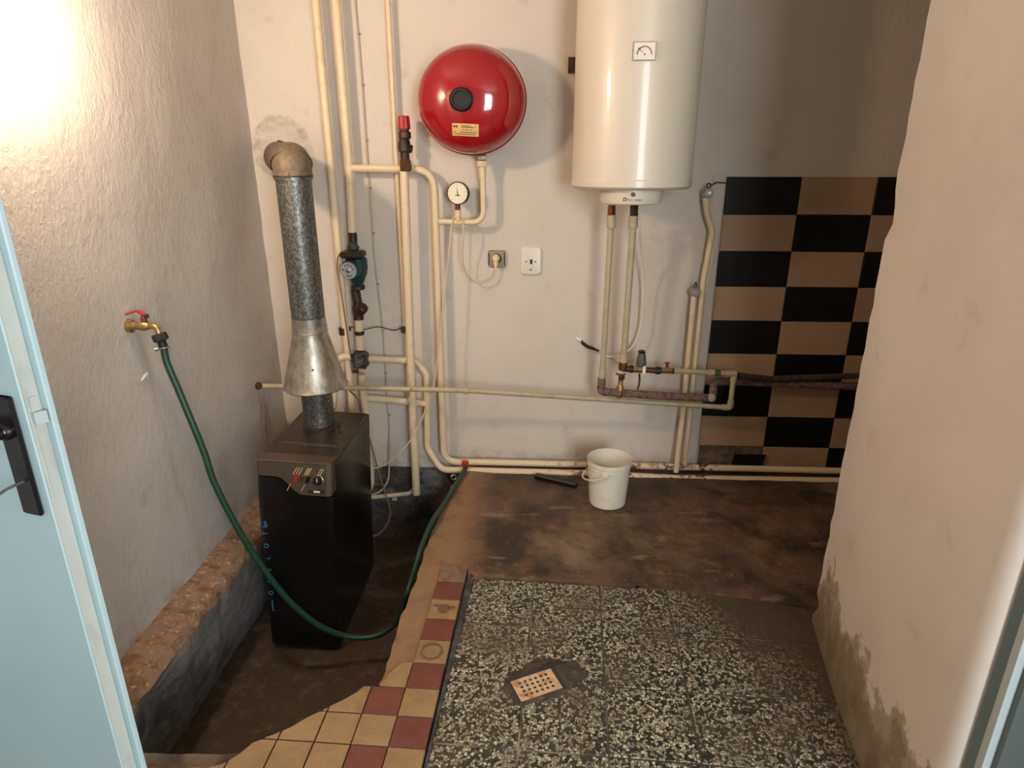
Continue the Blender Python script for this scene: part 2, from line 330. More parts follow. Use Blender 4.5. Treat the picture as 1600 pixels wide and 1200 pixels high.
def fillet(pts, rad, k=7):
    pts = [Vector(p) for p in pts]; out = [pts[0]]
    rads = rad if isinstance(rad, (list, tuple)) else [rad]*len(pts)
    for i in range(1, len(pts)-1):
        a, b, c = pts[i-1], pts[i], pts[i+1]; u = (a-b); v = (c-b)
        ang = u.angle(v, PI)
        if ang > PI-0.06 or rads[i] <= 0: out.append(b); continue
        t = min(rads[i]/math.tan(ang/2), u.length*0.49, v.length*0.49)
        p, q = b+u.normalized()*t, b+v.normalized()*t
        for j in range(k+1):
            s_ = j/k; out.append(p*(1-s_)**2+b*2*s_*(1-s_)+q*s_**2)
    out.append(pts[-1]); return out
def smooth_path(pts, k=8):
    P_ = [Vector(p) for p in pts]; P_ = [P_[0]*2-P_[1]]+P_+[P_[-1]*2-P_[-2]]; out = []
    for i in range(1, len(P_)-2):
        a, b, c, d = P_[i-1:i+3]
        for j in range(k):
            t = j/k; out.append(0.5*((2*b)+(c-a)*t+(2*a-5*b+4*c-d)*t*t+(3*b-a-3*c+d)*t**3))
    out.append(P_[-2]); return out
def tag(o, label, cat=None, group=None, kind=None):
    o['label'] = label
    if cat: o['category'] = cat
    if group: o['group'] = group
    if kind: o['kind'] = kind
    return o
def empty(name, loc, label, cat, rot=(0, 0, 0), group=None):
    o = bpy.data.objects.new(name, None); COL.objects.link(o); o.location = loc; o.rotation_euler = rot; o.empty_display_size = 0.05
    return tag(o, label, cat, group)
def struct(o, label): return tag(o, label, None, None, 'structure')
def text(name, body, size, parent, loc, rot, mat, ext=0.0003, sx=1.0):
    c = bpy.data.curves.new(name, 'FONT'); c.body = body; c.size = size; c.extrude = ext; c.align_x = 'CENTER'; c.align_y = 'CENTER'
    t = bpy.data.objects.new(name+'_tmp', c); COL.objects.link(t)
    me = bpy.data.meshes.new_from_object(t.evaluated_get(bpy.context.evaluated_depsgraph_get()))
    bpy.data.objects.remove(t); me.materials.clear(); me.materials.append(MM(mat))
    o = bpy.data.objects.new(name, me); COL.objects.link(o); o.parent = parent; o.location = loc; o.rotation_euler = rot; o.scale = (sx, 1, 1)
    return o
def clip(poly, conv):
    """clip any 2-D polygon by a convex counter-clockwise one"""
    out = list(poly)
    for i in range(len(conv)):
        a, b = conv[i], conv[(i+1) % len(conv)]; src = out; out = []
        if not src: break
        sd = lambda p: (b[0]-a[0])*(p[1]-a[1])-(b[1]-a[1])*(p[0]-a[0])
        for k in range(len(src)):
            p, q = src[k-1], src[k]; dp, dq = sd(p), sd(q)
            if (dp >= 0) != (dq >= 0):
                t = dp/(dp-dq); out.append((p[0]+(q[0]-p[0])*t, p[1]+(q[1]-p[1])*t))
            if dq >= 0: out.append(q)
    res = []
    for p in out:
        if not res or math.hypot(p[0]-res[-1][0], p[1]-res[-1][1]) > 1e-5: res.append(p)
    if len(res) > 2 and math.hypot(res[0][0]-res[-1][0], res[0][1]-res[-1][1]) < 1e-5: res.pop()
    ar = sum(res[i-1][0]*res[i][1]-res[i][0]*res[i-1][1] for i in range(len(res)))/2 if len(res) > 2 else 0
    return res if ar > 1e-6 else []
rng = random.Random(7)
def rough_line(pts, step=0.03, amp=0.004, seed=0):
    out = []
    for a, b in zip(pts, pts[1:]):
        L = math.hypot(b[0]-a[0], b[1]-a[1]); n = max(1, int(L/step))
        for i in range(n):
            t = i/n; x, y = a[0]+(b[0]-a[0])*t, a[1]+(b[1]-a[1])*t
            d = noise.noise(Vector((x*22+seed, y*22, seed)))*amp*2
            out.append((x+d*(b[1]-a[1])/L, y-d*(b[0]-a[0])/L))
    out.append(pts[-1]); return out

# ---------------------------------------------------------------- the room
XL = -1.963; ZC = 2.5; PITZ = -0.40
wb = G(); wb.box((-0.30, 0.10, 1.0), (3.8, 0.20, 3.1))
wall_back = struct(wb.build('wall_back', m_wb, smooth=0), 'white roller painted plaster wall carrying the pipes and heater')
wl = G()                                           # left wall, gently uneven face
ny, nzz = 46, 46
vs = []; fs = []
for i in range(ny+1):
    for j in range(nzz+1):
        y = -1.80*i/ny; z = -0.02+(ZC+0.02)*j/nzz
        vs.append((XL+0.006*noise.noise(Vector((0, y*3, z*3)))+0.003*noise.noise(Vector((4, y*9, z*9))), y, z))
for i in range(ny):
    for j in range(nzz): a = i*(nzz+1)+j; fs.append((a, a+nzz+1, a+nzz+2, a+1))
wl.add(vs, fs); wl.box((-2.19, -0.90, 1.24), (0.42, 1.80, 2.52))
wall_left = struct(wl.build('wall_left', m_wl, smooth=60), 'uneven grey white plaster wall behind the tap and hose')
PIL = [(0.140, -1.064), (0.129, -1.12), (0.085, -1.36), (0.052, -1.60), (0.036, -1.75), (0.032, -1.82), (0.030, -1.840), (0.033, -1.860), (0.040, -1.874), (0.052, -1.882), (1.6, -1.882), (1.6, -1.064)]
wr = G(); nz_ = 60; n_ = len(PIL); vs = []; fs = []
for j in range(nz_+1):
    z = -0.02+(ZC+0.02)*j/nz_
    for i, (x, y) in enumerate(PIL):
        k = 0.0
        if i == 0: k = 0.006*abs(noise.noise(Vector((z*14, 3, 1))))+(0.006 if 1.22 < z < 1.30 else 0)+(0.014 if z < 0.16 else 0)*noise.noise(Vector((z*40, 1, 8)))
        elif i < 5: k = 0.0012*noise.noise(Vector((z*4, y*5, 2)))
        vs.append((x+k, y-(k if i == 0 else 0), z))
for j in range(nz_):
    for i in range(n_): q = (i+1) % n_; fs.append((j*n_+i, j*n_+q, (j+1)*n_+q, (j+1)*n_+i))
fs += [tuple(reversed(range(n_))), tuple(nz_*n_+i for i in range(n_))]
wr.add(vs, fs); wall_right = struct(wr.build('wall_right', m_wr, smooth=40), 'cream plaster wall with damp stained peeling foot')
struct(G().box((1.55, -0.53, 1.24), (0.1, 1.07, 2.52)).build('wall_alcove', m_hall, smooth=0), 'plaster wall closing the dark alcove behind the right wall')
struct(G().box((-0.4, -2.2, ZC+0.05), (4.2, 4.9, 0.1)).build('ceiling', m_ceil, smooth=0), 'plain white plaster ceiling')
struct(G().box((-2.45, -3.15, 1.24), (0.1, 2.7, 2.52)).build('wall_hall_left', m_hall, smooth=0), 'pale hall wall beside the open door')
hr = G(); hr.box((1.65, -2.10, 1.24), (0.1, 0.40, 2.52)).box((1.65, -3.95, 1.24), (0.1, 1.10, 2.52)).box((1.65, -2.85, 0.29), (0.1, 1.10, 0.62)).box((1.65, -2.85, 2.31), (0.1, 1.10, 0.38))
struct(hr.build('wall_hall_right', m_hall, smooth=0), 'pale hall wall with an opening for the added fill window')
wf2 = G()
for y in (-3.38, -2.32): wf2.box((1.62, y, 1.36), (0.05, 0.04, 1.52))
for z in (0.62, 2.10): wf2.box((1.62, -2.85, z), (0.05, 1.02, 0.04))
win2 = bpy.data.objects.new('added_side_window', None); COL.objects.link(win2); struct(win2, 'unseen side hall window added to bring fill light from the right')  # unseen window added to go with the side fill light
wf2.build('window_frame', m_white, win2, smooth=0)
rr = G(); WX0, WX1, WZ0, WZ1 = -0.23, 0.67, 0.85, 2.25
rr.box(((-2.5+WX0)/2, -4.45, 1.24), (WX0+2.5, 0.1, 2.52)).box(((1.7+WX1)/2, -4.45, 1.24), (1.7-WX1, 0.1, 2.52))
rr.box(((WX0+WX1)/2, -4.45, (WZ0-0.02)/2), (WX1-WX0, 0.1, WZ0+0.02)).box(((WX0+WX1)/2, -4.45, (WZ1+2.5)/2), (WX1-WX0, 0.1, 2.5-WZ1))
struct(rr.build('wall_rear', m_hall, smooth=0), 'hall wall with the daylight window behind the viewer')
win = bpy.data.objects.new('window_1', None); COL.objects.link(win); struct(win, 'hall window letting in daylight behind the viewer')
wf = G()
for x in (WX0+0.02, WX1-0.02): wf.box((x, -4.42, (WZ0+WZ1)/2), (0.04, 0.05, WZ1-WZ0))
for z in (WZ0+0.02, WZ1-0.02): wf.box(((WX0+WX1)/2, -4.42, z), (WX1-WX0-0.08, 0.05, 0.04))
wf.build('window_frame', m_white, win, smooth=0)

# pit outline, from the back wall along its right edge and round to the front coping
EDGE = [(-1.085, 0.0), (-1.10, -0.163), (-1.138, -0.26), (-1.134, -0.414), (-1.148, -0.508), (-1.158, -0.623), (-1.164, -0.779), (-1.167, -0.989), (-1.176, -1.146), (-1.170, -1.292), (-1.172, -1.388), (-1.20, -1.412), (-1.259, -1.475), (-1.33, -1.534), (-1.37, -1.572), (-1.44, -1.612), (-1.53, -1.628), (-1.70, -1.632), (-1.995, -1.632)]
PE = rough_line(EDGE, 0.03, 0.004)
SOLID = PE+[(-1.995, -1.80), (-2.4, -1.80), (-2.4, -4.4), (1.6, -4.4), (1.6, 0.0)]      # ccw
_i = max(i for i, p in enumerate(PE) if p[0] > -1.43)
TILED = PE[:_i+1]+rough_line([(-1.44, -1.618), (-1.487, -1.680), (-1.55, -1.700), (-1.75, -1.690), (-1.96, -1.672)], 0.03, 0.003)+[(-1.995, -1.672), (-1.995, -1.80), (-2.4, -1.80), (-2.4, -4.4), (1.6, -4.4), (1.6, 0.0)]
fl = G(); fl.prism(SOLID, -0.5, -0.014)
floor = struct(fl.build('floor', m_slab, smooth=0, tri=True), 'rough concrete slab under the tiles, cut away round the boiler pit')
struct(G().box((-1.55, -0.82, PITZ-0.05), (0.95, 1.75, 0.1)).build('floor_pit', m_pit, smooth=0), 'brown concrete floor of the sunken boiler pit')
def clip_grid(poly, cell, zf, x0, x1, y0, y1):
    g = G(); idx = {}
    def vid(p):
        k = (round(p[0], 5), round(p[1], 5))
        if k not in idx: idx[k] = len(g.v); g.v.append((p[0], p[1], zf(p[0], p[1])))
        return idx[k]
    nx, ny_ = int((x1-x0)/cell)+1, int((y1-y0)/cell)+1
    for i in range(nx):
        for j in range(ny_):
            a, b = x0+i*cell, y0+j*cell
            c = clip(poly, [(a, b), (a+cell, b), (a+cell, b+cell), (a, b+cell)])
            if len(c) > 2:
                f = []
                for p in c:
                    q = vid(p)
                    if q not in f: f.append(q)
                if len(f) > 2: g.f.append(tuple(f)); g.mi.append(0)
    # skirt down along the boundary
    cnt = {}
    for f in g.f:
        for i in range(len(f)):
            e = (f[i-1], f[i]); cnt[frozenset(e)] = cnt.get(frozenset(e), []) + [e]
    for es in cnt.values():
        if len(es) == 1:
            a, b = es[0]; va, vb = g.v[a], g.v[b]; g.add([va, vb, (vb[0], vb[1], -0.016), (va[0], va[1], -0.016)], [(1, 0, 3, 2)])
    return g
RX, RY, RS, RA, RZ = -0.9894, -0.8571, 0.0945, -0.0236, 0.020
TX, TY, TS, TA = -0.977, -0.8985, 0.2259, -0.0418
def rp(c, r):                                                  # tile grid corner: c columns to the left, r rows towards the viewer
    a, b = -c*RS, -r*RS; return (RX+a*math.cos(RA)-b*math.sin(RA), RY+a*math.sin(RA)+b*math.cos(RA))
def tp(c, r):
    a, b = c*TS, -r*TS; return (TX+a*math.cos(TA)-b*math.sin(TA), TY+a*math.sin(TA)+b*math.cos(TA))
ie = min(range(len(PE)), key=lambda i: abs(PE[i][1]+1.392))
SCREED = PE[:ie+1]+[rp(1.85, 5.86), rp(1.0, 5.9), rp(0.98, 4.9), rp(0.95, 0.02), rp(0.02, 0.03), tp(0.02, 0.22)]
SCREED += rough_line([tp(0.05, 0.06), tp(0.7, -0.03), tp(1.6, -0.02), tp(2.8, 0.0), tp(3.4, 0.04), tp(3.95, 0.10), tp(4.6, 0.20), tp(5.2, 0.3)], 0.03, 0.005, 3)+[(0.22, -1.02), (1.55, -1.02), (1.55, 0.0)]
def zscr(x, y):
    b = 0.006*max(0, min(1, (-0.9-x)/0.15))
    r = max(0, min(1, (y+0.88)/-0.05))
    return 0.003+b+0.0035*noise.noise(Vector((x*9, y*9, 0)))+0.002*noise.noise(Vector((x*31, y*31, 2)))
scr = clip_grid(SCREED, 0.025, zscr, -1.2, 1.56, -1.42, 0.0)
scr_o = scr.build('concrete_screed', m_scr, floor, smooth=60); scr_o['label'] = 'stained brown cement screed patched over the tiles'
g = G(); g.prism([rp(-0.02, 0.1), (rp(-0.02, 0.1)[0]+0.002, rp(0, 0.1)[1]), tp(0.06, 0.0), tp(0.03, 5.5), rp(-0.02, 12.6)][::-1], -0.014, 0.007)
g.build('edge_strip', m_grout, floor, smooth=0)['label'] = 'dark painted edge between the small tiles and the terrazzo'
def stone(name, poly, z0, z1, mat, parent, ch=0.0015):
    """a flat tile with chamfered top rim"""
    cx = sum(p[0] for p in poly)/len(poly); cy = sum(p[1] for p in poly)/len(poly); n = len(poly)
    def ins(p, d):
        L = math.hypot(p[0]-cx, p[1]-cy) or 1; return (p[0]+(cx-p[0])*d/L, p[1]+(cy-p[1])*d/L)
    vs = [(p[0], p[1], z0) for p in poly]+[(p[0], p[1], z1-ch) for p in poly]+[(*ins(p, ch*1.4), z1) for p in poly]
    fs = [(k*n+i, k*n+(i+1) % n, (k+1)*n+(i+1) % n, (k+1)*n+i) for k in range(2) for i in range(n)]+[tuple(2*n+i for i in range(n))]
    return G().add(vs, fs).build(name, mat, parent, smooth=0, tri=True)
for r in range(13):                                              # small red and ochre tiles round the pit
    for c in range(0, 12):
        if c >= 1 and r < 5: continue
        d = 0.0011 if c < 2 else 0.0022
        q = [rp(c+1-d/RS, r+1-d/RS), rp(c+d/RS, r+1-d/RS), rp(c+d/RS, r+d/RS), rp(c+1-d/RS, r+d/RS)]
        poly = clip(TILED, q)
        if not poly: continue
        if r == 5 and c == 1:                                     # broken corner tile
            poly = clip(poly, [rp(1.0, 5.0), rp(1.48, 5.0), rp(1.62, 5.45), rp(1.85, 5.86), rp(1.95, 6.02), rp(1.0, 6.02)])
        if r == 5 and c > 1: continue
        if not poly: continue
        red = (r+c) % 2 == 1 if c < 2 or r > 8 else False
        if c == 2 and r in (6, 7): red = False
        if c == 1 and r == 6: red = True
        dz = 0.0012*noise.noise(Vector((c*3.3, r*5.1, 0)))
        t_ = stone('tile', poly, -0.014, RZ+dz, m_red if red else (m_worn if r == 0 and c == 0 else m_yel), floor)
def disc(name, c, rx, ry, z, mat, parent, seed, rin=0.0):
    n = 26; out = []; inn = []
    for i in range(n):
        a = 2*PI*i/n; k = 1+0.16*noise.noise(Vector((math.cos(a)*1.6, math.sin(a)*1.6, seed)))
        out.append((c[0]+rx*k*math.cos(a), c[1]+ry*k*math.sin(a), z)); inn.append((c[0]+rx*rin*math.cos(a), c[1]+ry*rin*math.sin(a), z))
    if rin: return G().add(out+inn, [(i, (i+1) % n, n+(i+1) % n, n+i) for i in range(n)]).build(name, mat, parent, smooth=0)
    return G().add(out, [tuple(range(n))]).build(name, mat, parent, smooth=0, tri=True)
p = rp(0.52, 4.52); disc('cement_ring', p, 0.034, 0.034, RZ+0.0022, m_stain, floor, 5.0, 0.82)['label'] = 'grey cement ring mark on an ochre tile'
p = rp(0.5, 2.5); disc('cement_blot', p, 0.019, 0.022, RZ+0.0022, m_stain, floor, 1.0)['label'] = 'grey cement blot on an ochre tile'
p = rp(0.22, 2.42); disc('cement_blot', p, 0.013, 0.006, RZ+0.0022, m_stain, floor, 2.0)
p = rp(0.78, 2.36); disc('cement_blot', p, 0.012, 0.005, RZ+0.0022, m_stain, floor, 3.0)
for c in range(0, 6):                                             # terrazzo slabs
    for r in range(0, 6):
        d = 0.0028
        q = [tp(c+d/TS, r+1-d/TS), tp(c+1-d/TS, r+1-d/TS), tp(c+1-d/TS, r+d/TS), tp(c+d/TS, r+d/TS)]
        if c >= 5: q = clip(q, [(-2, -5), (0.30, -5), (0.30, 0), (-2, 0)])
        if q: stone('terrazzo_tile', q, -0.014, 0.0010*noise.noise(Vector((c*2.2, r*3.7, 9))), m_ter, floor, 0.0010)
# bed of cement between the terrazzo joints
jb = G(); jb.prism([tp(0, 6), tp(6, 6), tp(6, 0), tp(0, 0)], -0.013, -0.0022); jb.build('joint_cement', m_joint, floor, smooth=0)
# cement fill round the drain
# left ledge of the pit: broken brick footing with a plastered, undercut face
def ledge_profile(y):
    n1 = noise.noise(Vector((y*7, 1, 0))); n2 = noise.noise(Vector((y*19, 5, 0)))
    o = -1.842+0.014*n1+0.007*n2
    b = -1.890+0.020*noise.noise(Vector((y*5, 9, 0)))
    return [(-1.99, 0.004), (-1.93, 0.002+0.012*n2), (-1.89, -0.004+0.010*n1), (o-0.018, -0.010+0.008*n2), (o, -0.034), (o-0.006, -0.09), ((o*2+b)/3, -0.17), ((o+b)/2, -0.25), (b+0.01, -0.33), (b-0.02, PITZ-0.02)]
lg = G(); N = 74; vs = []; fs = []; m = 10
for i in range(N+1):
    y = 0.0-1.64*i/N
    for j, (x, z) in enumerate(ledge_profile(y)):
        d = 0.010*noise.noise(Vector((y*30, j*1.7, 4)))
        if 0.05 < (-y-1.18) < 0.30 and 4 < j < 9: d -= 0.035*math.sin(PI*((-y-1.23)/0.25)) if 1.23 < -y < 1.48 else 0    # broken-out hollow
        vs.append((x+d, y, z+0.5*d if j < 9 else z))
for i in range(N):
    for j in range(m-1): a = i*m+j; fs.append((a, a+1, a+m+1, a+m))
lg.add(vs, fs); struct(lg.build('trim_1', m_tar, smooth=50), 'rough broken footing along the left edge of the boiler pit')
pb = G(); pb.add([(-2.0, -0.004, -0.03), (-1.07, -0.004, -0.03), (-1.07, -0.012, -0.08), (-2.0, -0.012, -0.08), (-2.0, -0.06, PITZ-0.02), (-1.07, -0.06, PITZ-0.02), (-2.0, 0.05, -0.02), (-1.07, 0.05, -0.02)], [(0, 1, 2, 3), (3, 2, 5, 4), (6, 7, 1, 0)])
m_tarb = Mat('tarred_pit_wall', (66, 58, 50), 0.8); m_tarb.spots((9, 9, 9), 0.45, 0.6, (34, 30, 27)).spots((6, 6, 10), 0.50, 0.62, (112, 116, 118), 0.8, m_tarb.axis(2, -0.26, -0.16)).spots(40.0, 0.58, 0.7, (104, 94, 82), 0.5).bump(m_tarb.noise(30.0), 0.7, 0.012)
struct(pb.build('wall_pit', m_tarb, smooth=0), 'tarred cement foot of the back wall inside the pit')

# wall tiles: black and beige in a checker, one tile missing at the bottom
TH = 0.1502
tb = G(); tb.box((0.75, -0.002, 1.3243-TH*4.5-0.01), (1.49, 0.004, TH*9-0.01)); tb.build('tile_mortar', m_mort, wall_back, smooth=0)
def wtile(x0, x1, z0, z1, dark):
    g = 0.0012; t = 0.009+0.001*noise.noise(Vector((x0*7, z0*9, 0))); c = 0.0015
    x0 += g; x1 -= g; z0 += g; z1 -= g
    vs = [(x0, 0, z0), (x1, 0, z0), (x1, 0, z1), (x0, 0, z1), (x0, -t+c, z0), (x1, -t+c, z0), (x1, -t+c, z1), (x0, -t+c, z1), (x0+c, -t, z0+c), (x1-c, -t, z0+c), (x1-c, -t, z1-c), (x0+c, -t, z1-c)]
    fs = [(k*4+i, k*4+(i+1) % 4, k*4+4+(i+1) % 4, k*4+4+i) for k in (0, 1) for i in range(4)]+[(8, 9, 10, 11)]
    return G().add(vs, fs).build('wall_tile', m_wtd if dark else m_wtl, wall_back, smooth=0)
for r in range(9):
    for c in range(5):
        if r == 8 and c == 0: continue
        wtile(c*0.30, (c+1)*0.30, max(0.0, 1.3243-(r+1)*TH), 1.3243-r*TH, (r+c) % 2 == 0)
pe = G(); n = 40; vs = []; fs = []                                 # plaster edge left of the tiles
for i in range(n+1):
    z = 0.02+1.31*i/n; k = 0.003*noise.noise(Vector((z*12, 7, 7)))
    vs += [(-0.055, 0.0, z), (-0.045, -0.010, z), (-0.006+k, -0.012, z), (-0.001+k, 0.0, z)]
for i in range(n):
    for j in range(3): a = i*4+j; fs.append((a, a+1, a+5, a+4))
pe.add(vs, fs).build('plaster_edge', m_wb, wall_back, smooth=50)

pc = Vector((-1.9630, -0.9790, 0.7608)); ch = G(); ch.add([pc+Vector(q) for q in ((0, -0.028, -0.012), (0, -0.006, 0.006), (0, 0.022, 0.010), (0, 0.012, -0.004), (0.007, -0.008, 0.000), (0.005, 0.010, 0.003))], [(0, 3, 4), (3, 2, 5, 4), (2, 1, 5), (1, 0, 4, 5)])
ch.build('plaster_flake', m_wl, wall_left, smooth=0)['label'] = 'small lifted flake of plaster below the tap'
# door frame on the right, stepped
jf = G(); z0, z1 = 0.0, 2.1
jf.prism([(0.044, -1.8825), (0.1, -1.8825), (0.1, -1.897), (0.050, -1.897)], z0, z1)
o = jf.build('trim_2', m_jamb, smooth=0); struct(o, 'door frame with lit and shaded tones in its colour at the end of the right wall')
G().box((0.0765, -1.905, 1.05), (0.050, 0.0155, 2.1)).build('frame_lip', m_jambw, o, smooth=0)
G().box((0.131, -1.919, 1.05), (0.13, 0.012, 2.1)).build('frame_face', m_jamb, o, smooth=0)
G().box((0.20, -1.952, 1.05), (0.10, 0.08, 2.1)).build('frame_stop', m_jamb, o, smooth=0)

# open door leaf on the left
door = bpy.data.objects.new('door_1', None); COL.objects.link(door); door.location = (-1.462, -1.991, 0); door.rotation_euler = (0, 0, -0.243)
struct(door, 'pale blue green rebated door standing open, dark handle plate')
dl = G(); dl.box((-0.31, 0.0125, 1.0), (0.62, 0.025, 1.98), 0, 0.002); dl.build('door_leaf', m_door, door, smooth=0)
G().box((-0.303, 0.030, 1.0), (0.632, 0.010, 2.0), 0, 0.002).build('rebate_flange', m_door, door, smooth=0)
G().box((0.0005, 0.0125, 1.0), (0.002, 0.021, 1.96)).build('lock_edge', m_dedge, door, smooth=0)
G().box((0.0025, 0.0125, 1.0), (0.002, 0.012, 0.16)).build('lock_plate', m_dedge, door, smooth=0)
lt = G(); lt.add([(0.001, 0.005, 1.040), (0.001, 0.019, 1.040), (0.015, 0.019, 1.040), (0.008, 0.005, 1.040), (0.001, 0.005, 1.058), (0.001, 0.019, 1.058), (0.015, 0.019, 1.058), (0.008, 0.005, 1.058)], [(0, 1, 2, 3), (4, 5, 6, 7), (0, 1, 5, 4), (1, 2, 6, 5), (2, 3, 7, 6), (3, 0, 4, 7)])
lt.build('latch_bolt', m_jambw, door, smooth=0)
hp = G(); hp.box((-0.0330, -0.004, 0.988), (0.038, 0.008, 0.190), 0, 0.003); pl = hp.build('handle_plate', m_hand, door, smooth=30)
hl = G(); hl.tube(smooth_path([(-0.036, -0.006, 1.030), (-0.036, -0.035, 1.030), (-0.046, -0.045, 1.029), (-0.085, -0.046, 1.024), (-0.135, -0.043, 1.018)]), 0.0085, 12); hl.lathe([(0.013, 0), (0.013, 0.008), (0.010, 0.012)], (-0.036, -0.006, 1.030), (0, -1, 0), 18)
hl.build('lever', m_hand, door, smooth=40)
G().tube(smooth_path([(-0.030, -0.005, 0.950), (-0.033, -0.03, 0.949), (-0.046, -0.036, 0.941), (-0.062, -0.034, 0.941), (-0.076, -0.036, 0.947)]), 0.0022, 8).build('key_wire', m_gcap, door, smooth=40)

# ---------------------------------------------------------------- wall lamp (its light floods the top of the left wall)
lamp = empty('wall_lamp', (XL, -1.30, 1.76), 'round glowing wall lamp high on the left wall', 'lamp')
G().lathe([(0.055, 0), (0.055, 0.02), (0.040, 0.03), (0.034, 0.045)], (0, 0, 0), (1, 0, 0), 28).build('lamp_base', m_white, lamp)
G().ball((0.095, 0, 0), 0.050, 24).build('lamp_globe', m_bulb, lamp)

# ---------------------------------------------------------------- gas boiler in the pit
bt = empty('boiler', (-1.633, -0.580, PITZ), 'tall narrow black floor boiler with bronze control panel in the pit', 'boiler', (0, 0.047, 0))
BW, BD, BH = 0.268, 0.515, 0.80
def fy(z): return -BD/2+0.022*max(0, (z-(BH-0.17))/0.17)**1.3
def scurve(x):
    t = max(0, min(1, (x+0.062)/0.095)); t = t*t*(3-2*t)
    return BH-0.058-0.062*t
G().box((0, 0.025, (BH-0.012)/2+0.012), (BW, BD-0.05, BH-0.036), 0, 0.004).build('casing', m_boil, bt)
G().box((0, 0.012, 0.006), (BW-0.03, BD-0.06, 0.012)).build('plinth', m_black, bt, smooth=0)
def front(zlo, zhi, t, nx=26, nz=10):
    g = G(); vs = []; fs = []
    for i in range(nx+1):
        x = -BW/2+0.001+(BW-0.002)*i/nx; a, b = zlo(x), zhi(x); e = min(i, nx-i); rd = 0.010*(1-min(1, e/1.5))**2
        for j in range(nz+1):
            z = a+(b-a)*j/nz; vs.append((x, fy(z)-t+rd, z))
    for i in range(nx+1):
        x = -BW/2+0.001+(BW-0.002)*i/nx; a, b = zlo(x), zhi(x)
        for j in range(nz+1):
            z = a+(b-a)*j/nz; vs.append((x, fy(z)+0.050, z))
    K = (nx+1)*(nz+1)
    for i in range(nx):
        for j in range(nz):
            a = i*(nz+1)+j; fs.append((a, a+nz+1, a+nz+2, a+1)); fs.append((K+a, K+a+1, K+a+nz+2, K+a+nz+1))
    for i in range(nx):
        for j in (0, nz): a = i*(nz+1)+j; fs.append((a, a+nz+1, K+a+nz+1, K+a))
    for j in range(nz):
        for i in (0, nx): a = i*(nz+1)+j; fs.append((a, a+1, K+a+1, K+a))
    return g.add(vs, fs)
front(lambda x: 0.02, lambda x: scurve(x)-0.004, 0.004).build('front_panel', m_boil, bt, smooth=40)
panel = front(lambda x: scurve(x)+0.002, lambda x: BH+0.002, 0.008).build('control_panel', m_bpan, bt, smooth=40)
G().box((0, fy(BH)-0.0088, BH+0.0012), (BW-0.004, 0.0025, 0.002)).build('panel_edge_highlight', m_steel, panel, smooth=0)  # steel strip stands in for the highlight along the panel's top edge
def onp(x, z, out=0.009): return (x, fy(z)-out, z)
cpx = lambda u: u
for i, (x, mm) in enumerate(((0.006, m_redp), (0.028, m_brown), (0.050, m_black))):
    z = BH-0.060; q = onp(x, z, 0.010); g = G()
    g.add([(q[0]+dx+0.35*dz, q[1]+dy, q[2]+dz) for dy in (0, 0.006) for dx, dz in ((-0.0065, -0.012), (0.0065, -0.012), (0.0065, 0.012), (-0.0065, 0.012))], [(0, 1, 2, 3), (0, 1, 5, 4), (1, 2, 6, 5), (2, 3, 7, 6), (3, 0, 4, 7)])
    g.build('rocker_switch', mm, panel, smooth=0)['label'] = ('red rocker switch', 'bronze rocker switch', 'black rocker switch')[i]
q = onp(0.086, BH-0.060, 0.008); kb = G(); kb.lathe([(0.0185, 0), (0.0185, 0.003), (0.015, 0.004), (0.014, 0.016), (0.012, 0.018), (0, 0.018)], q, (0, -1, 0.25), 28)
kn = kb.build('thermostat_knob', m_black, panel)
G().torus((q[0], q[1]-0.002, q[2]), 0.0185, 0.0015, (0, -1, 0.25)).build('knob_ring', m_steel, panel)
G().box((q[0]+0.003, q[1]-0.019, q[2]+0.009), (0.002, 0.002, 0.012), 0.0).build('knob_mark', m_paper, panel, smooth=0)
q = onp(0.080, BH-0.101, 0.009); dg = G(); dg.box(q, (0.056, 0.003, 0.013), 0, 0.001); dg.build('gauge_window', m_dk, panel, smooth=0)
G().box((q[0]+0.003, q[1]-0.0016, q[2]), (0.022, 0.002, 0.006)).build('gauge_scale', m_paper, panel, smooth=0)
ln = G()
for x in (0.012, 0.022, 0.032, 0.052, 0.058, 0.064, 0.098, 0.106):
    a = onp(x, BH-0.018, 0.0086); b = onp(x-0.014, BH-0.044, 0.0086); ln.add([(a[0]-0.0012, a[1], a[2]), (a[0]+0.0012, a[1], a[2]), (b[0]+0.0012, b[1], b[2]), (b[0]-0.0012, b[1], b[2])], [(0, 1, 2, 3)])
for x in (-0.010, 0.040):
    a = onp(x, BH-0.078, 0.0086); b = onp(x-0.014, BH-0.105, 0.0086); ln.add([(a[0]-0.001, a[1], a[2]), (a[0]+0.001, a[1], a[2]), (b[0]+0.001, b[1], b[2]), (b[0]-0.001, b[1], b[2])], [(0, 1, 2, 3)])
ln.build('printed_lines', m_lbl, panel, smooth=0)['kind'] = 'stuff'
tc = G(); tc.box((0, -BD/2+0.0945, BH-0.006), (BW-0.002, 0.131, 0.014), 0, 0.002).box((0, 0.058, BH-0.005), (BW-0.002, BD-0.160-0.02, 0.014), 0, 0.003); tc.build('top_cover', m_btop, bt)
G().box((0, -BD/2+0.1615, BH-0.001), (0.20, 0.002, 0.008)).build('cover_edge', m_steel, bt, smooth=0)
G().lathe([(0.073, 0), (0.073, 0.004), (0.068, 0.006)], (-0.008, 0.078, BH+0.002), (0, 0, 1), 28).build('flue_collar', m_btop, bt)
G().torus((0.070, 0.030, BH+0.003), 0.012, 0.004).build('cover_ring', m_dk, bt)
RT = (PI/2, -PI/2, 0)
def bl(s, z, size): return text('lettering', s, size, bt, (-BW/2+0.020, fy(z)-0.0045, z), RT, m_blue)
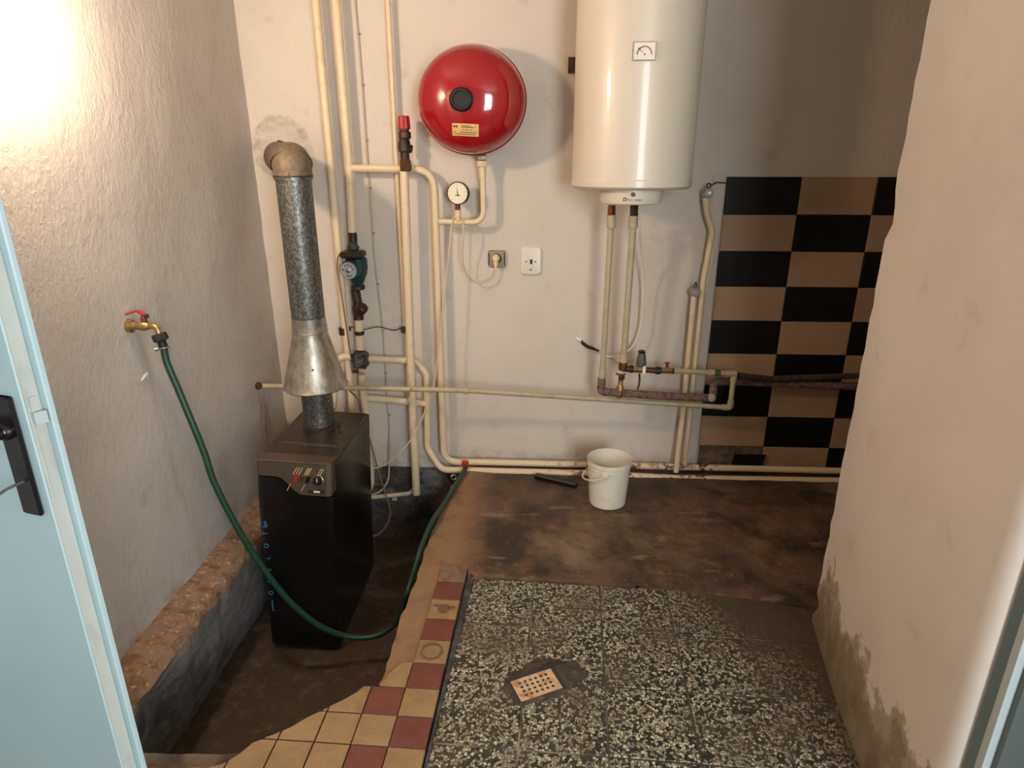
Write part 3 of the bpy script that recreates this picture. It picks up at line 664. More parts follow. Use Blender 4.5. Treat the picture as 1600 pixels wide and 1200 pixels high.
for s_, z in (('T', 0.515), ('O', 0.463), ('L', 0.411), ('E', 0.360), ('C', 0.309), ('O', 0.257)): bl(s_, z, 0.024)
bl('Spe', 0.552, 0.021); bl('protherm', 0.200, 0.0125)

# ---------------------------------------------------------------- flue pipe
fx, fyy = -1.612, -0.497
fp = empty('flue_pipe', (fx, fyy, 0.40), 'galvanised steel flue pipe with conical draught hood rising from the boiler', 'flue pipe')
def fl_(g): return g
G().lathe([(0.0585, 0.009), (0.0585, 0.155)], (0, 0, 0), (0, 0, 1), 36).build('lower_pipe', m_galv, fp)
cone = G(); z0 = 0.5688-0.40
cone.lathe([(0.118, z0-0.005), (0.122, z0), (0.118, z0+0.006), (0.064, z0+0.205), (0.064, z0+0.24), (0.060, z0+0.24), (0.060, z0+0.2), (0.112, z0+0.004)], (0, 0, 0), (0, 0, 1), 44)
hood = cone.build('draught_hood', m_hood, fp); G().ball((0.030, -0.092, z0+0.09), 0.004, 10).build('rivet', m_brown, hood)
G().torus((0, 0, z0+0.215), 0.0635, 0.003).build('hood_bead', m_steel, fp)
zt = 1.325-0.40
G().lathe([(0.0618, z0+0.222), (0.0618, z0+0.268)], (0, 0, 0), (0, 0, 1), 36).build('plain_band', m_steel, fp)
G().lathe([(0.0605, z0+0.225), (0.0605, zt), (0.066, zt), (0.066, zt+0.012)], (0, 0, 0), (0, 0, 1), 36).build('riser_pipe', m_galv, fp)
G().torus((0, 0, zt+0.012), 0.0655, 0.0025).build('riser_rim', m_dk, fp)
hx, hy, hz = -1.849-fx, 0.0-fyy, 1.397-0.40
el = G(); el.tube(fillet([(0, 0, zt+0.008), (0, 0, zt+0.058), (-0.062, 0.130, zt+0.0595)], 0.066, 9), 0.0655, 36); el.build('elbow', m_tan, fp, smooth=25)
el = G(); el.tube([(-0.050, 0.105, zt+0.059), (hx-0.01, hy+0.02, hz)], 0.0640, 36); el.build('wall_pipe', m_tan, fp, smooth=25)
G().torus((-0.0050, 0.0105, zt+0.049), 0.0690, 0.0020, (-0.30, 0.63, 0.72), 40).build('elbow_seam', m_dk, fp)
G().tube([(0.012, -0.0650, zt+0.012), (0.010, -0.0650, zt+0.022), (0.004, -0.060, zt+0.052), (-0.001, -0.048, zt+0.082)], 0.0012, 6).build('fold_seam', m_dk, fp)
G().lathe([(0.066, -0.004), (0.0675, 0.003), (0.064, 0.004)], (hx+0.004, hy, hz), (-hx*-1, -hy, 0), 36).build('wall_rosette', m_dk, fp)

# ---------------------------------------------------------------- red expansion tank
et = empty('expansion_tank', (-1.022, -0.14, 1.600), 'glossy red round expansion tank on the back wall', 'expansion tank'); et.scale = (1.02, 1.0, 0.955)
TR = 0.200
prof = [(0, 0.150)]
fr = [(TR*math.sin(a)**0.82, 0.020+0.130*max(0, math.cos(a))**0.9) for a in [PI/2*i/14 for i in range(1, 15)]]
G().lathe([(0.0, 0.150)]+fr+[(TR, 0.008)], (0, 0, 0), (0, -1, 0), 64).build('front_shell', m_tank, et, smooth=50)
G().lathe([(TR, 0.004), (TR, -0.030), (TR*0.97, -0.062), (TR*0.86, -0.098), (TR*0.66, -0.122), (0, -0.128)], (0, 0, 0), (0, -1, 0), 64).build('rear_shell', m_tank, et, smooth=50)
G().torus((0, -0.006, 0), TR+0.001, 0.004, (0, 1, 0), 64).build('seam', m_tank, et)
G().lathe([(0.043, 0.138), (0.043, 0.154), (0.036, 0.163), (0.030, 0.163), (0.028, 0.157), (0, 0.157)], (-0.022, 0, -0.006), (0, -1, 0), 36).build('valve_cap', m_black, et)
def on_tank(x, z):
    r = math.hypot(x, z); a = 0
    s = min(1, (r/TR))**(1/0.82); return -(0.020+0.130*max(0, math.cos(math.asin(s)))**0.9)
lb = G(); vs = []; fs = []; LC = (-0.012, -0.112); ct, st_ = math.cos(-0.05), math.sin(-0.05)
def lab(u, v, out):
    x, z = LC[0]+u*ct-v*st_, LC[1]+u*st_+v*ct; return (x, on_tank(x, z)-out, z)
for i in range(9):
    for j in range(5): vs.append(lab(-0.048+0.012*i, -0.022+0.011*j, 0.0012))
for i in range(8):
    for j in range(4): a = i*5+j; fs.append((a, a+5, a+6, a+1))
lbo = lb.add(vs, fs).build('label', m_lbl, et, smooth=60)
pr = G()
for (u0, u1, v) in ((-0.015, 0.020, 0.014), (-0.015, 0.030, 0.009), (-0.012, -0.004, 0.0005), (0.0, 0.012, 0.0005), (0.017, 0.025, 0.0005), (-0.042, -0.036, -0.008), (-0.020, 0.040, -0.008), (-0.040, 0.036, -0.015), (0.034, 0.038, 0.013)):
    k = 4; vv = []; ff = []
    for i in range(k+1): u = u0+(u1-u0)*i/k; vv += [lab(u, v-0.0011, 0.0022), lab(u, v+0.0011, 0.0022)]
    for i in range(k): ff.append((2*i, 2*i+2, 2*i+3, 2*i+1))
    pr.add(vv, ff)
for u in (-0.041, -0.032):
    c_ = [lab(u+0.004*math.cos(2*PI*i/12), 0.011+0.004*math.sin(2*PI*i/12), 0.0022) for i in range(12)]; pr.add(c_, [tuple(range(12))])
pr.build('label_print', m_brown, lbo, smooth=0)
# ---------------------------------------------------------------- water heater
hc = (-0.418, -0.258)
wh = empty('water_heater', (hc[0], hc[1], 1.29), 'large ivory cylindrical water heater hung above its two pipes', 'water heater')
HR = 0.222
G().lathe([(0.10, 0.0), (HR-0.012, 0.0), (HR, 0.010), (HR+0.0005, 0.032), (HR-0.0015, 0.034), (HR-0.0015, 0.037), (HR-0.0015, 0.40), (HR-0.0015, 0.845), (HR-0.0015, 0.85), (HR-0.02, 0.90), (0.1, 0.93), (0, 0.935)], (0, 0, 0), (0, 0, 1), 96).build('tank_body', m_heat, wh, smooth=45)
cv = G(); cv.lathe([(0.112, 0.002), (0.112, -0.036), (0.107, -0.048), (0.09, -0.052), (0, -0.052)], (-0.006, -0.075, 0), (0, 0, 1), 64); cvo = cv.build('bottom_cover', m_heat, wh, smooth=45)
a0 = -0.06
def cover(a, z, out=0.0): return (-0.006+(0.112+out)*math.sin(a), -0.075-(0.112+out)*math.cos(a), z)
p = cover(-0.06, -0.014); G().lathe([(0.0075, 0), (0.0075, 0.003), (0.005, 0.005), (0, 0.005)], p, (-0.06, -1, 0), 18).build('pilot_light', m_brown, cvo)
tx_ = 'Tatramat'
for i, ch in enumerate(tx_):
    a = 0.0+(i-3.5)*0.062; q = cover(a, -0.032, 0.0006); text('lettering', ch, 0.0125, cvo, q, (PI/2, 0, a), m_ink, 0.0002)
q = cover(-0.31, -0.031, 0.001); hs = G()
for (dx, dz, sx, sz) in ((-0.0045, 0, 0.002, 0.009), (0.0045, 0, 0.002, 0.009), (0, -0.004, 0.011, 0.002), (0, 0.004, 0.011, 0.002), (0, 0.0056, 0.006, 0.0018)): hs.box((q[0]+dx, q[1]+0.27*dx*-1, q[2]+dz), (sx, 0.001, sz))
hs.build('house_mark', m_ink, cvo, smooth=0)
TA_ = -0.04; tz = 1.7195-1.29
def onh(a, out): return (HR*math.sin(a)*(1+out/HR), -HR*math.cos(a)*(1+out/HR), 0)
q = onh(TA_, 0.001); th = bpy.data.objects.new('thermometer', None); COL.objects.link(th); th.parent = wh; th.location = (q[0], q[1], tz); th.rotation_euler = (0, 0, TA_)
G().box((0, 0, 0), (0.074, 0.006, 0.056), 0, 0.001).build('bezel', m_sock, th, smooth=0)
G().box((0, -0.0035, 0), (0.066, 0.002, 0.048)).build('dial', m_white, th, smooth=0)
ar = G(); ar2 = G()
for i in range(14):
    b0, b1 = PI-PI*i/14, PI-PI*(i+1)/14; tgt = ar if i < 6 else ar2
    tgt.add([(r*math.cos(b), -0.0048, -0.010+r*math.sin(b)) for b in (b0, b1) for r in (0.021, 0.025)], [(0, 1, 3, 2)])
ar.build('blue_arc', m_gcap, th, smooth=0)['label'] = 'grey blue half of the dial arc'; ar2.build('red_arc', m_redp, th, smooth=0)['label'] = 'red half of the dial arc'
G().add([(0.0022, -0.0055, -0.0115), (-0.0012, -0.0055, -0.0075), (-0.021, -0.0055, 0.0075), (-0.020, -0.0055, 0.0095+0.0006)], [(0, 1, 2, 3)]).add([(0.004, -0.0052, -0.0105), (0.0005, -0.0052, -0.013), (-0.002, -0.0052, -0.0095), (0.001, -0.0052, -0.007)], [(0, 1, 2, 3)]).build('needle', m_ink, th, smooth=0)
bk = G(); bk.box((-HR+0.008, 0.243, 0.446), (0.05, 0.025, 0.055)).box((-HR+0.07, 0.225, 0.446), (0.10, 0.03, 0.03)); bk.build('bracket', m_dk, wh, smooth=0)

# ---------------------------------------------------------------- pipe runs
def pipe(name, pts, r, mat, label, cat='pipe', fl=0.0, n=14, group=None):
    p_ = fillet(pts, fl) if fl else [Vector(q) for q in pts]
    o = G().tube(p_, r, n).build(name, mat, None, smooth=50); return tag(o, label, cat, group)
def sock(parent, a, b, r, mat, name='coupling', n=18, lip=0.001):
    a, b = Vector(a), Vector(b); L = (b-a).length
    return G().lathe([(r-lip, 0), (r, lip), (r, L-lip), (r-lip, L)], a, b-a, n).build(name, mat, parent, smooth=40)
def nut(parent, a, b, r, mat, name='nut'):
    a, b = Vector(a), Vector(b); L = (b-a).length
    return G().lathe([(r*0.9, 0), (r, r*0.1), (r, L-r*0.1), (r*0.9, L)], a, b-a, sides=6).build(name, mat, parent, smooth=0)
PY = -0.07
A = pipe('heating_pipe', [(-1.618, PY, ZC), (-1.613, PY, 1.2), (-1.614, PY, 0.45), (-1.618, PY, 0.16)], 0.0165, m_cream, 'cream riser pipe nearest the corner, behind the flue')
sock(A, (-1.6240, -0.0700, 0.6854), (-1.6240, -0.0700, 0.6531), 0.019, m_dk, 'pipe_clamp')
B = pipe('heating_pipe', [(-1.538, PY, ZC), (-1.538, PY, 1.36), (-1.547, PY, 1.095)], 0.0175, m_cream, 'cream riser pipe running down into the teal pump')
E = pipe('heating_pipe', [(-1.538, PY, 1.356), (-1.19, PY, 1.352), (-1.196, PY, 0.036), (-1.05, -0.055, 0.033), (1.50, -0.05, 0.026)], 0.0155, m_rust, 'cream pipe looping off the pump riser, the upper of the two floor runs', fl=[0, 0.085, 0.085, 0, 0])
C_ = pipe('heating_pipe', [(-1.345, -0.04, ZC), (-1.350, -0.04, 0.9), (-1.353, -0.04, -0.1508), (-1.5925, -0.0500, -0.1799), (-1.6200, -0.0500, -0.0473), (-1.6050, -0.0500, 0.2868)], 0.0105, m_cream, 'thin cream pipe rising behind the red capped valve pipe, bent under the boiler side', fl=0.05)
nut(C_, (-1.4624, -0.0500, -0.1832), (-1.4339, -0.0500, -0.1841), 0.015, m_steel)
D = pipe('heating_pipe', [(-1.305, -0.108, 1.345), (-1.322, -0.108, 0.43), (-1.328, -0.108, -0.1184)], 0.0185, m_cream, 'thick cream pipe hanging below the red capped valve, closed at its foot')
Fr = pipe('heating_pipe', [(-1.5344, -0.0600, 0.5397), (-1.3072, -0.0600, 0.5327), (-1.2606, -0.0600, 0.4697), (-1.2740, -0.0600, 0.1023), (-1.2059, -0.0900, 0.0049), (-0.5434, -0.1000, 0.0093), (-0.1174, -0.1000, -0.0041), (1.50, -0.105, 0.010)], 0.0155, m_rust, 'cream pipe from the mixing valve down to the floor, lower of the two floor runs', fl=[0, 0.03, 0.05, 0.07, 0.06, 0, 0, 0])
H2 = pipe('heating_pipe', [(-1.5536, -0.0650, 0.3510), (-1.3636, -0.0650, 0.3374), (-1.2696, -0.0620, 0.3270)], 0.0165, m_cream, 'short cream pipe crossing level between two risers below the mixing valve')
B2 = pipe('heating_pipe', [(-1.5579, -0.0700, 0.4678), (-1.5558, -0.0700, 0.3434), (-1.5471, -0.0700, 0.1003), (-1.5549, -0.0700, -0.0869), (-1.5783, -0.0900, -0.1358), (-1.5939, -0.1600, -0.1074)], 0.0165, m_cream, 'cream pipe dropping from the mixing valve behind the boiler side', fl=0.04)
Lb = pipe('heating_pipe', [(-1.5879, -0.0750, 0.5495), (-1.6502, -0.0800, 0.5545), (-1.6731, -0.1000, 0.4911), (-1.6838, -0.1200, 0.3256), (-1.6884, -0.1900, 0.3317)], 0.0165, m_cream, 'cream elbow pipe curling behind the draught hood to the boiler back', fl=0.05)

# mixing line below the pump: unions, Y strainer, cream sleeve, mixing valve
pu = empty('circulation_pump', (-1.547, PY, 1.02), 'teal circulation pump with round grey nameplate on the riser', 'pump')
def rel(p, o): return tuple(Vector(p)-Vector(o.location))
z_ = lambda v: v-1.02
zA, zB, zC_, zD = 1.1000, 1.0628, 1.0253, 0.8801
sock(pu, (0, 0, z_(zB)), (0, 0, z_(zA)), 0.0185, m_dk, 'union_nipple')
G().lathe([(0.018, 0), (0.024, 0.006), (0.025, 0.014), (0.019, 0.024), (0.018, 0.036)], (-0.001, 0, z_(zC_)), (0, 0, 1), 20).build('union_nut', m_verd, pu)
bd = G(); bd.box((0.004, -0.03, z_(zC_)-0.012), (0.092, 0.085, 0.026), 0, 0.006); bd.build('pump_head', m_dk, pu, smooth=30)
bd = G(); bd.lathe([(0.030, 0), (0.045, 0.012), (0.047, 0.05), (0.040, 0.08), (0.026, 0.112), (0.020, 0.128)], (0.010, -0.012, z_(zC_)-0.022), (0, 0, -1), 24); bd.build('pump_body', m_teal, pu, smooth=45)
mc = (0.004, -0.03, z_(0.9574))
G().lathe([(0.040, 0), (0.040, 0.055), (0.037, 0.062), (0, 0.062)], mc, (-0.10, -1, -0.05), 36).build('motor_can', m_teal, pu)
q = Vector(mc)+Vector((-0.10, -1, -0.05)).normalized()*0.0625; npo = G().lathe([(0.035, 0), (0.035, 0.0015), (0, 0.0015)], q, (-0.10, -1, -0.05), 36).build('nameplate', m_plate, pu)
q2 = Vector(mc)+Vector((-0.10, -1, -0.05)).normalized()*0.064
G().lathe([(0.011, 0), (0.011, 0.004), (0.008, 0.006), (0, 0.006)], q2, (-0.10, -1, -0.05), 24).build('vent_screw', m_steel, npo)
pt = G(); e1 = Vector((1, -0.10, 0)).normalized(); e2 = Vector((0, -0.05, 1)).normalized()
for an in (0.3, 0.9, 1.5, 2.1, 3.0, 4.4, 4.75, 5.1):
    c = q2+e1*0.0235*math.cos(an)+e2*0.0235*math.sin(an)+Vector((0, -0.0005, 0)); pt.add([c-e1*0.004-e2*0.003, c+e1*0.004-e2*0.003, c+e1*0.004+e2*0.003, c-e1*0.004+e2*0.003], [(0, 1, 2, 3)])
pt.build('plate_print', m_gcap, npo, smooth=0)['kind'] = 'stuff'
G().lathe([(0.027, 0), (0.029, 0.004), (0.029, 0.016), (0.022, 0.02)], (-0.006+0.012, 0, z_(zD)-0.004), (0, 0, -1), 20).build('lower_union', m_dk, pu)
ys = empty('strainer_valve', (-1.5531, -0.0700, 0.7787), 'dark bronze Y strainer between the teal pump and the cream sleeve', 'valve')
o_ = ys.location
def yl(u, v, yy=-.07): return None
P1, P2, P3, P4, P5 = Vector((-1.5549, -0.0700, 0.8606)), Vector((-1.5492, -0.0700, 0.8270)), Vector((-1.5491, -0.0700, 0.7930)), Vector((-1.5504, -0.0700, 0.7241)), Vector((-1.5048, -0.0900, 0.7837))
oo = Vector((-1.5531, -0.0700, 0.7787))
G().lathe([(0.018, 0), (0.018, 0.01), (0.020, 0.012), (0.020, (P1-P3).length)], P1-oo, P3-P1, 20).build('nipple', m_dk, ys)
G().lathe([(0.020, 0), (0.024, 0.008), (0.025, 0.03), (0.022, 0.05), (0.023, (P4-P3).length)], P3-oo, P4-P3, 20).build('strainer_body', m_dk, ys)
G().lathe([(0.016, 0), (0.022, 0.02), (0.023, 0.05), (0.018, 0.056), (0, 0.056)], (P3+P4)/2-oo+Vector((0, 0, -0.01)), (0.55, -0.35, 0.62), 20).build('strainer_cap', m_dk, ys)
S1, S2 = Vector((-1.5504, -0.0700, 0.7241)), Vector((-1.5543, -0.0700, 0.5860))
sl = pipe('pipe_sleeve', [S1, S2], 0.0185, m_cream, 'short ribbed cream sleeve above the square mixing valve')
for k in (0.45, 0.62, 0.72, 0.82, 0.92): q = S1.lerp(S2, k); G().torus(q, 0.0188, 0.0018, S2-S1, 20).build('rib', m_cream, sl)
sock(sl, (-1.5518, -0.0700, 0.6717), (-1.5518, -0.0700, 0.6541), 0.0215, m_dk, 'pipe_clamp')
mx0 = Vector((-1.5536, -0.0850, 0.5426)); mv = empty('mixing_valve', mx0, 'square dark cast mixing valve where four cream pipes meet', 'valve')
bx = G(); bx.box((0, 0, 0), (0.068, 0.06, 0.072), 0, 0.008); bx.build('valve_body', m_mixb, mv, smooth=30)
G().lathe([(0.030, 0), (0.030, 0.008), (0.026, 0.012), (0, 0.012)], (0, -0.029, 0.004), (0, -1, 0), 28).build('valve_plate', m_mixb, mv)
for sx in (-1, 1):
    for sz in (-1, 1): G().lathe([(0.006, 0), (0.006, 0.006), (0, 0.006)], (sx*0.027, -0.029, sz*0.029), (0, -1, 0), 6).build('bolt', m_dk, mv, smooth=0)
G().lathe([(0.012, 0), (0.011, 0.012), (0, 0.012)], (0.012, -0.040, 0.006), (0, -1, 0), 18).build('spindle', m_steel, mv)
G().box((-0.012, -0.045, -0.040), (0.030, 0.010, 0.018), 0, 0.002).build('valve_tag', m_brown, mv, smooth=0)
G().box((-0.002, -0.052, 0.008), (0.006, 0.012, 0.05)).build('lever', m_steel, mv, smooth=0)

# red capped safety valve on top of the thick pipe
V0 = Vector((-1.2981, -0.1080, 1.3492)); sv = empty('safety_valve', V0, 'dark brass safety valve with ribbed red cap left of the tank', 'valve')
h1, h2, h3, h4, h5, h6 = [q-V0.z for q in (1.3904, 1.4168, 1.4644, 1.4950, 1.5066, 1.5508)]
G().lathe([(0.021, -0.004), (0.023, 0.0), (0.023, h1*0.8), (0.019, h1)], (0, 0, 0), (0, 0, 1), sides=6).build('valve_nut', m_brown, sv, smooth=0)
G().lathe([(0.017, h1), (0.018, h2), (0.024, h2+0.004), (0.025, (h2+h3)/2), (0.021, h3), (0.019, h3+0.004)], (0, 0, 0), (0, 0, 1), 24).build('valve_body', m_dk, sv)
G().lathe([(0.022, h3+0.002), (0.025, h3+0.006), (0.025, h4-0.004), (0.018, h4), (0.018, h5)], (0.003, 0, 0), (0, 0, 1), 20).build('valve_collar', m_dk, sv)
G().lathe([(0.016, 0), (0.016, 0.016), (0.014, 0.022), (0, 0.023)], (0.008, 0.004, h2+0.016), (0.85, 0.3, -0.2), 18).build('outlet', m_dk, sv)
G().tube([(0.026, 0.012, h2-0.004), (0.027, 0.012, 0.002)], 0.005, 10).build('drip_pipe', m_cream, sv)
cap = G(); n = 40; vs = []; fs = []
for (zq, rq) in ((h5-0.004, 0.0240), (h5, 0.0245), (h6-0.003, 0.0215), (h6, 0.019)):
    for j in range(n): vs.append(((rq-(0.0018 if j % 4 < 2 else 0))*math.cos(2*PI*j/n)+0.003, (rq-(0.0018 if j % 4 < 2 else 0))*math.sin(2*PI*j/n), zq))
for k in range(3):
    for j in range(n): q = (j+1) % n; fs.append((k*n+j, k*n+q, k*n+n+q, k*n+n+j))
fs.append(tuple(3*n+j for j in range(n))); cap.add(vs, fs).build('red_cap', m_redp, sv, smooth=20)

# tank feed pipe with pressure gauge
tf = pipe('tank_pipe', [(-0.9910, -0.0850, 1.3588), (-0.9890, -0.0850, 1.1448), (-1.1760, -0.0800, 1.1460)], 0.0120, m_cream, 'cream pipe curving from the red tank to the loop pipe under the gauge', fl=0.05)
sock(tf, (-0.9918, -0.0850, 1.3612), (-0.9911, -0.0850, 1.3196), 0.0145, m_cream)
nut(tf, (-0.9919, -0.0850, 1.3855), (-0.9920, -0.0850, 1.3612), 0.0215, m_cream); nut(tf, (-0.9921, -0.0850, 1.4036), (-0.9919, -0.0850, 1.3891), 0.0195, m_cream)
sock(tf, (-0.9920, -0.0850, 1.4144), (-0.9919, -0.0850, 1.3855), 0.0145, m_verd, 'nipple')
GO = Vector((-1.0926, -0.1000, 1.2606)); gg = empty('pressure_gauge', GO, 'round white dial pressure gauge on a stub above the tank pipe', 'gauge')
ga = Vector((-0.16, -1, 0.06)).normalized()
G().lathe([(0.043, -0.028), (0.045, -0.024), (0.045, 0.0), (0.042, 0.003), (0.041, 0.0)], (0, 0, 0), ga, 48).build('gauge_case', m_black, gg)
gd = G().lathe([(0.0415, -0.002), (0.0415, 0.0005), (0, 0.0005)], (0, 0, 0), ga, 48).build('dial', m_paper, gg)
gu = Vector((1, -0.16, 0)).normalized(); gv_ = gu.cross(ga); gv_ = gv_ if gv_.z > 0 else -gv_
tk = G()
def gq(c, s, a):
    d = gu*math.cos(a)+gv_*math.sin(a); e = gu*-math.sin(a)+gv_*math.cos(a); o = ga*0.0012
    return [o+d*(c-s[0])-e*s[1], o+d*(c+s[0])-e*s[1], o+d*(c+s[0])+e*s[1], o+d*(c-s[0])+e*s[1]]
for k in range(11): tk.add(gq(0.034, (0.003, 0.0006), math.radians(225-27*k)), [(0, 1, 2, 3)])
tk.add([o_2+gv_*-0.008 for o_2 in gq(0.0, (0.011, 0.0014), 0)], [(0, 1, 2, 3)]).build('dial_marks', m_gcap, gd, smooth=0)
for s_, a in (('1', 200), ('2', 135), ('4', 55), ('6', -20)): pass
G().add([ga*0.002+gv_*0.026-gu*0.004, ga*0.002-gv_*0.012-gu*0.0026+gu*0.002, ga*0.002-gv_*0.012+gu*0.0026+gu*0.002], [(0, 1, 2)]).build('needle', m_ink, gg, smooth=0)
sock(gg, rel((-1.0954, -0.0880, 1.2198), gg), rel((-1.0949, -0.0870, 1.1944), gg), 0.0105, m_brown, 'gauge_stem')
sock(gg, rel((-1.0949, -0.0870, 1.1944), gg), rel((-1.0951, -0.0850, 1.1507), gg), 0.0135, m_cream, 'stub')

# cold water pipe crossing the wall
F0, F1, F2, F3, F4 = (-1.9650, -0.2413, 0.4659), (-1.0677, -0.1900, 0.4435), (0.0894, -0.1250, 0.3608), (0.0909, -0.1150, 0.5176), (-0.0045, -0.1150, 0.5160)
wp = pipe('water_pipe', [F0, F1, F2, F3], 0.0112, m_beige, 'long thin beige water pipe crossing the wall in front of the heating risers', fl=[0, 0, 0.012, 0])
sock(wp, Vector(F1)+(Vector(F0)-Vector(F1)).normalized()*0.013, Vector(F1)+(Vector(F2)-Vector(F1)).normalized()*0.013, 0.0150, m_beige)
dF = (Vector(F1)-Vector(F2)).normalized(); uF = (Vector(F3)-Vector(F2)).normalized()
G().tube(fillet([Vector(F2)+dF*0.036, Vector(F2), Vector(F2)+uF*0.034], 0.014), 0.0140, 16).build('elbow', m_beige, wp, smooth=40)
sock(wp, Vector(F3)-uF*0.040, Vector(F3)+uF*0.004, 0.0140, m_beige)
sock(wp, (-1.9660, -0.2510, 0.4693), (-1.9500, -0.2637, 0.4742), 0.016, m_brown, 'wall_sleeve')
# heater connections
G1, G2 = (-0.4818, -0.2350, 1.1673), (-0.4828, -0.2000, 0.5103)
gp = pipe('water_pipe', [G1, G2], 0.0118, m_beige, 'beige pipe dropping from the heater, left of the pair')
sock(gp, (-0.4822, -0.2350, 1.1889), (-0.4804, -0.2350, 1.1408), 0.0185, m_beige); sock(gp, (-0.4829, -0.2000, 0.5589), (-0.4828, -0.2000, 0.5103), 0.0160, m_beige)
nut(gp, (-0.4828, -0.2350, 1.2245), (-0.4820, -0.2350, 1.1865), 0.0165, m_brown)
H1, H2_ = (-0.3961, -0.2350, 1.1677), (-0.3967, -0.1900, 0.5827)
hp_ = pipe('water_pipe', [H1, H2_], 0.0135, m_beige, 'beige pipe dropping from the heater to the brass valve row, right of the pair')
sock(hp_, (-0.3973, -0.2350, 1.1868), (-0.3969, -0.2350, 1.1412), 0.0185, m_beige); sock(hp_, (-0.3965, -0.1900, 0.6249), (-0.3967, -0.1900, 0.5827), 0.0180, m_beige)
nut(hp_, (-0.3973, -0.2350, 1.2248), (-0.3964, -0.2350, 1.1845), 0.0165, m_dk)
vt = empty('safety_valve', (-0.3174, -0.1750, 0.5478), 'brass safety valve row with grey cap and paper tag under the heater', 'valve')
def vr(p): return rel(p, vt)
vb = G(); vb.lathe([(0.016, 0), (0.018, 0.004), (0.018, 0.036), (0.015, 0.04)], vr((-0.3970, -0.1900, 0.5883)), (Vector((-0.3985, -0.1850, 0.5297))-Vector((-0.3970, -0.1900, 0.5883))), 20); vb.build('tee', m_brown, vt)
sock(vt, vr((-0.3971, -0.1850, 0.5526)), vr((-0.3640, -0.1800, 0.5501)), 0.0135, m_brown, 'nipple'); sock(vt, vr((-0.3667, -0.1800, 0.5501)), vr((-0.3532, -0.1800, 0.5497)), 0.0165, m_rubber, 'black_ring')
nut(vt, vr((-0.3532, -0.1800, 0.5497)), vr((-0.3065, -0.1750, 0.5466)), 0.0150, m_brass); sock(vt, vr((-0.3092, -0.1750, 0.5466)), vr((-0.2568, -0.1700, 0.5415)), 0.0125, m_brown, 'valve_body')
sock(vt, vr((-0.2568, -0.1700, 0.5415)), vr((-0.2352, -0.1700, 0.5419)), 0.0165, m_rubber, 'black_ring')
G().lathe([(0.020, 0), (0.0215, 0.006), (0.0175, 0.045), (0.0150, 0.049), (0.0150, 0.056), (0.010, 0.058), (0, 0.058)], vr((-0.3202, -0.1770, 0.5656)), (0.0, -0.02, 1), 28).build('grey_cap', m_gcap, vt)
q = vr((-0.3212, -0.1770, 0.6222)); G().lathe([(0.0145, 0), (0.0150, 0.006), (0.013, 0.009), (0, 0.006)], q, (0, 0, 1), 24).build('black_plug', m_black, vt)
q = vr((-0.3083, -0.1950, 0.5517)); G().box(q, (0.013, 0.0015, 0.034)).build('paper_tag', m_paper, vt, smooth=0)
G().tube([vr((-0.3246, -0.1780, 0.5286)), vr((-0.3214, -0.1780, 0.4998)), vr((-0.3243, -0.1820, 0.4750)), vr((-0.3293, -0.1860, 0.4589))], 0.0045, 10).build('drain_spout', m_dk, vt)
bv = empty('ball_valve', (-0.2075, -0.1650, 0.5436), 'small brass ball valve with red lever, right of the paper tag', 'valve')
nut(bv, rel((-0.2350, -0.1680, 0.5426), bv), rel((-0.1847, -0.1600, 0.5394), bv), 0.0135, m_brass); sock(bv, rel((-0.1847, -0.1600, 0.5394), bv), rel((-0.1765, -0.1600, 0.5381), bv), 0.0135, m_dk, 'ring')
G().tube([rel((-0.2071, -0.1650, 0.5550), bv), rel((-0.2088, -0.1680, 0.5703), bv)], 0.005, 10).build('spindle', m_brown, bv)
G().box(rel((-0.2097, -0.1700, 0.5766), bv), (0.022, 0.010, 0.006), 0.3, 0.001).build('red_lever', m_redp, bv, smooth=0)
cw = pipe('water_pipe', [(-0.1793, -0.1600, 0.5395), (-0.0714, -0.1400, 0.5290), (0.0858, -0.1150, 0.5146)], 0.0112, m_beige, 'short beige pipe from the red lever valve to the corner tee')
sock(cw, (-0.1793, -0.1600, 0.5395), (-0.1538, -0.1550, 0.5369), 0.0145, m_beige); sock(cw, (-0.0251, -0.1300, 0.5235), (0.0027, -0.1280, 0.5219), 0.0150, m_beige); sock(cw, (0.0027, -0.1280, 0.5219), (0.0254, -0.1250, 0.5198), 0.0150, m_gtape, 'green_tape'); sock(cw, (0.0542, -0.1200, 0.5172), (0.0994, -0.1150, 0.5148), 0.0150, m_beige, 'tee')
dc = empty('drain_cock', (-0.4039, -0.1900, 0.4706), 'small brass drain cock standing on the wrapped pipe', 'tap')
G().lathe([(0.014, 0), (0.0165, 0.006), (0.0160, 0.044), (0.0125, 0.052), (0.011, 0.056), (0.011, 0.078)], rel((-0.4055, -0.1900, 0.4267), dc), (0.03, 0, 1), 20).build('cock_body', m_brass, dc)
G().lathe([(0.012, 0), (0.014, 0.004), (0.013, 0.012), (0.009, 0.016)], rel((-0.4008, -0.1920, 0.5090), dc), (0.02, -0.1, 1), 18).build('cock_bonnet', m_brown, dc)
G().tube([rel((-0.4273, -0.2000, 0.5342), dc), rel((-0.4061, -0.2050, 0.5306), dc), rel((-0.3868, -0.2000, 0.5321), dc)], 0.0045, 8).build('cock_handle', m_brown, dc)
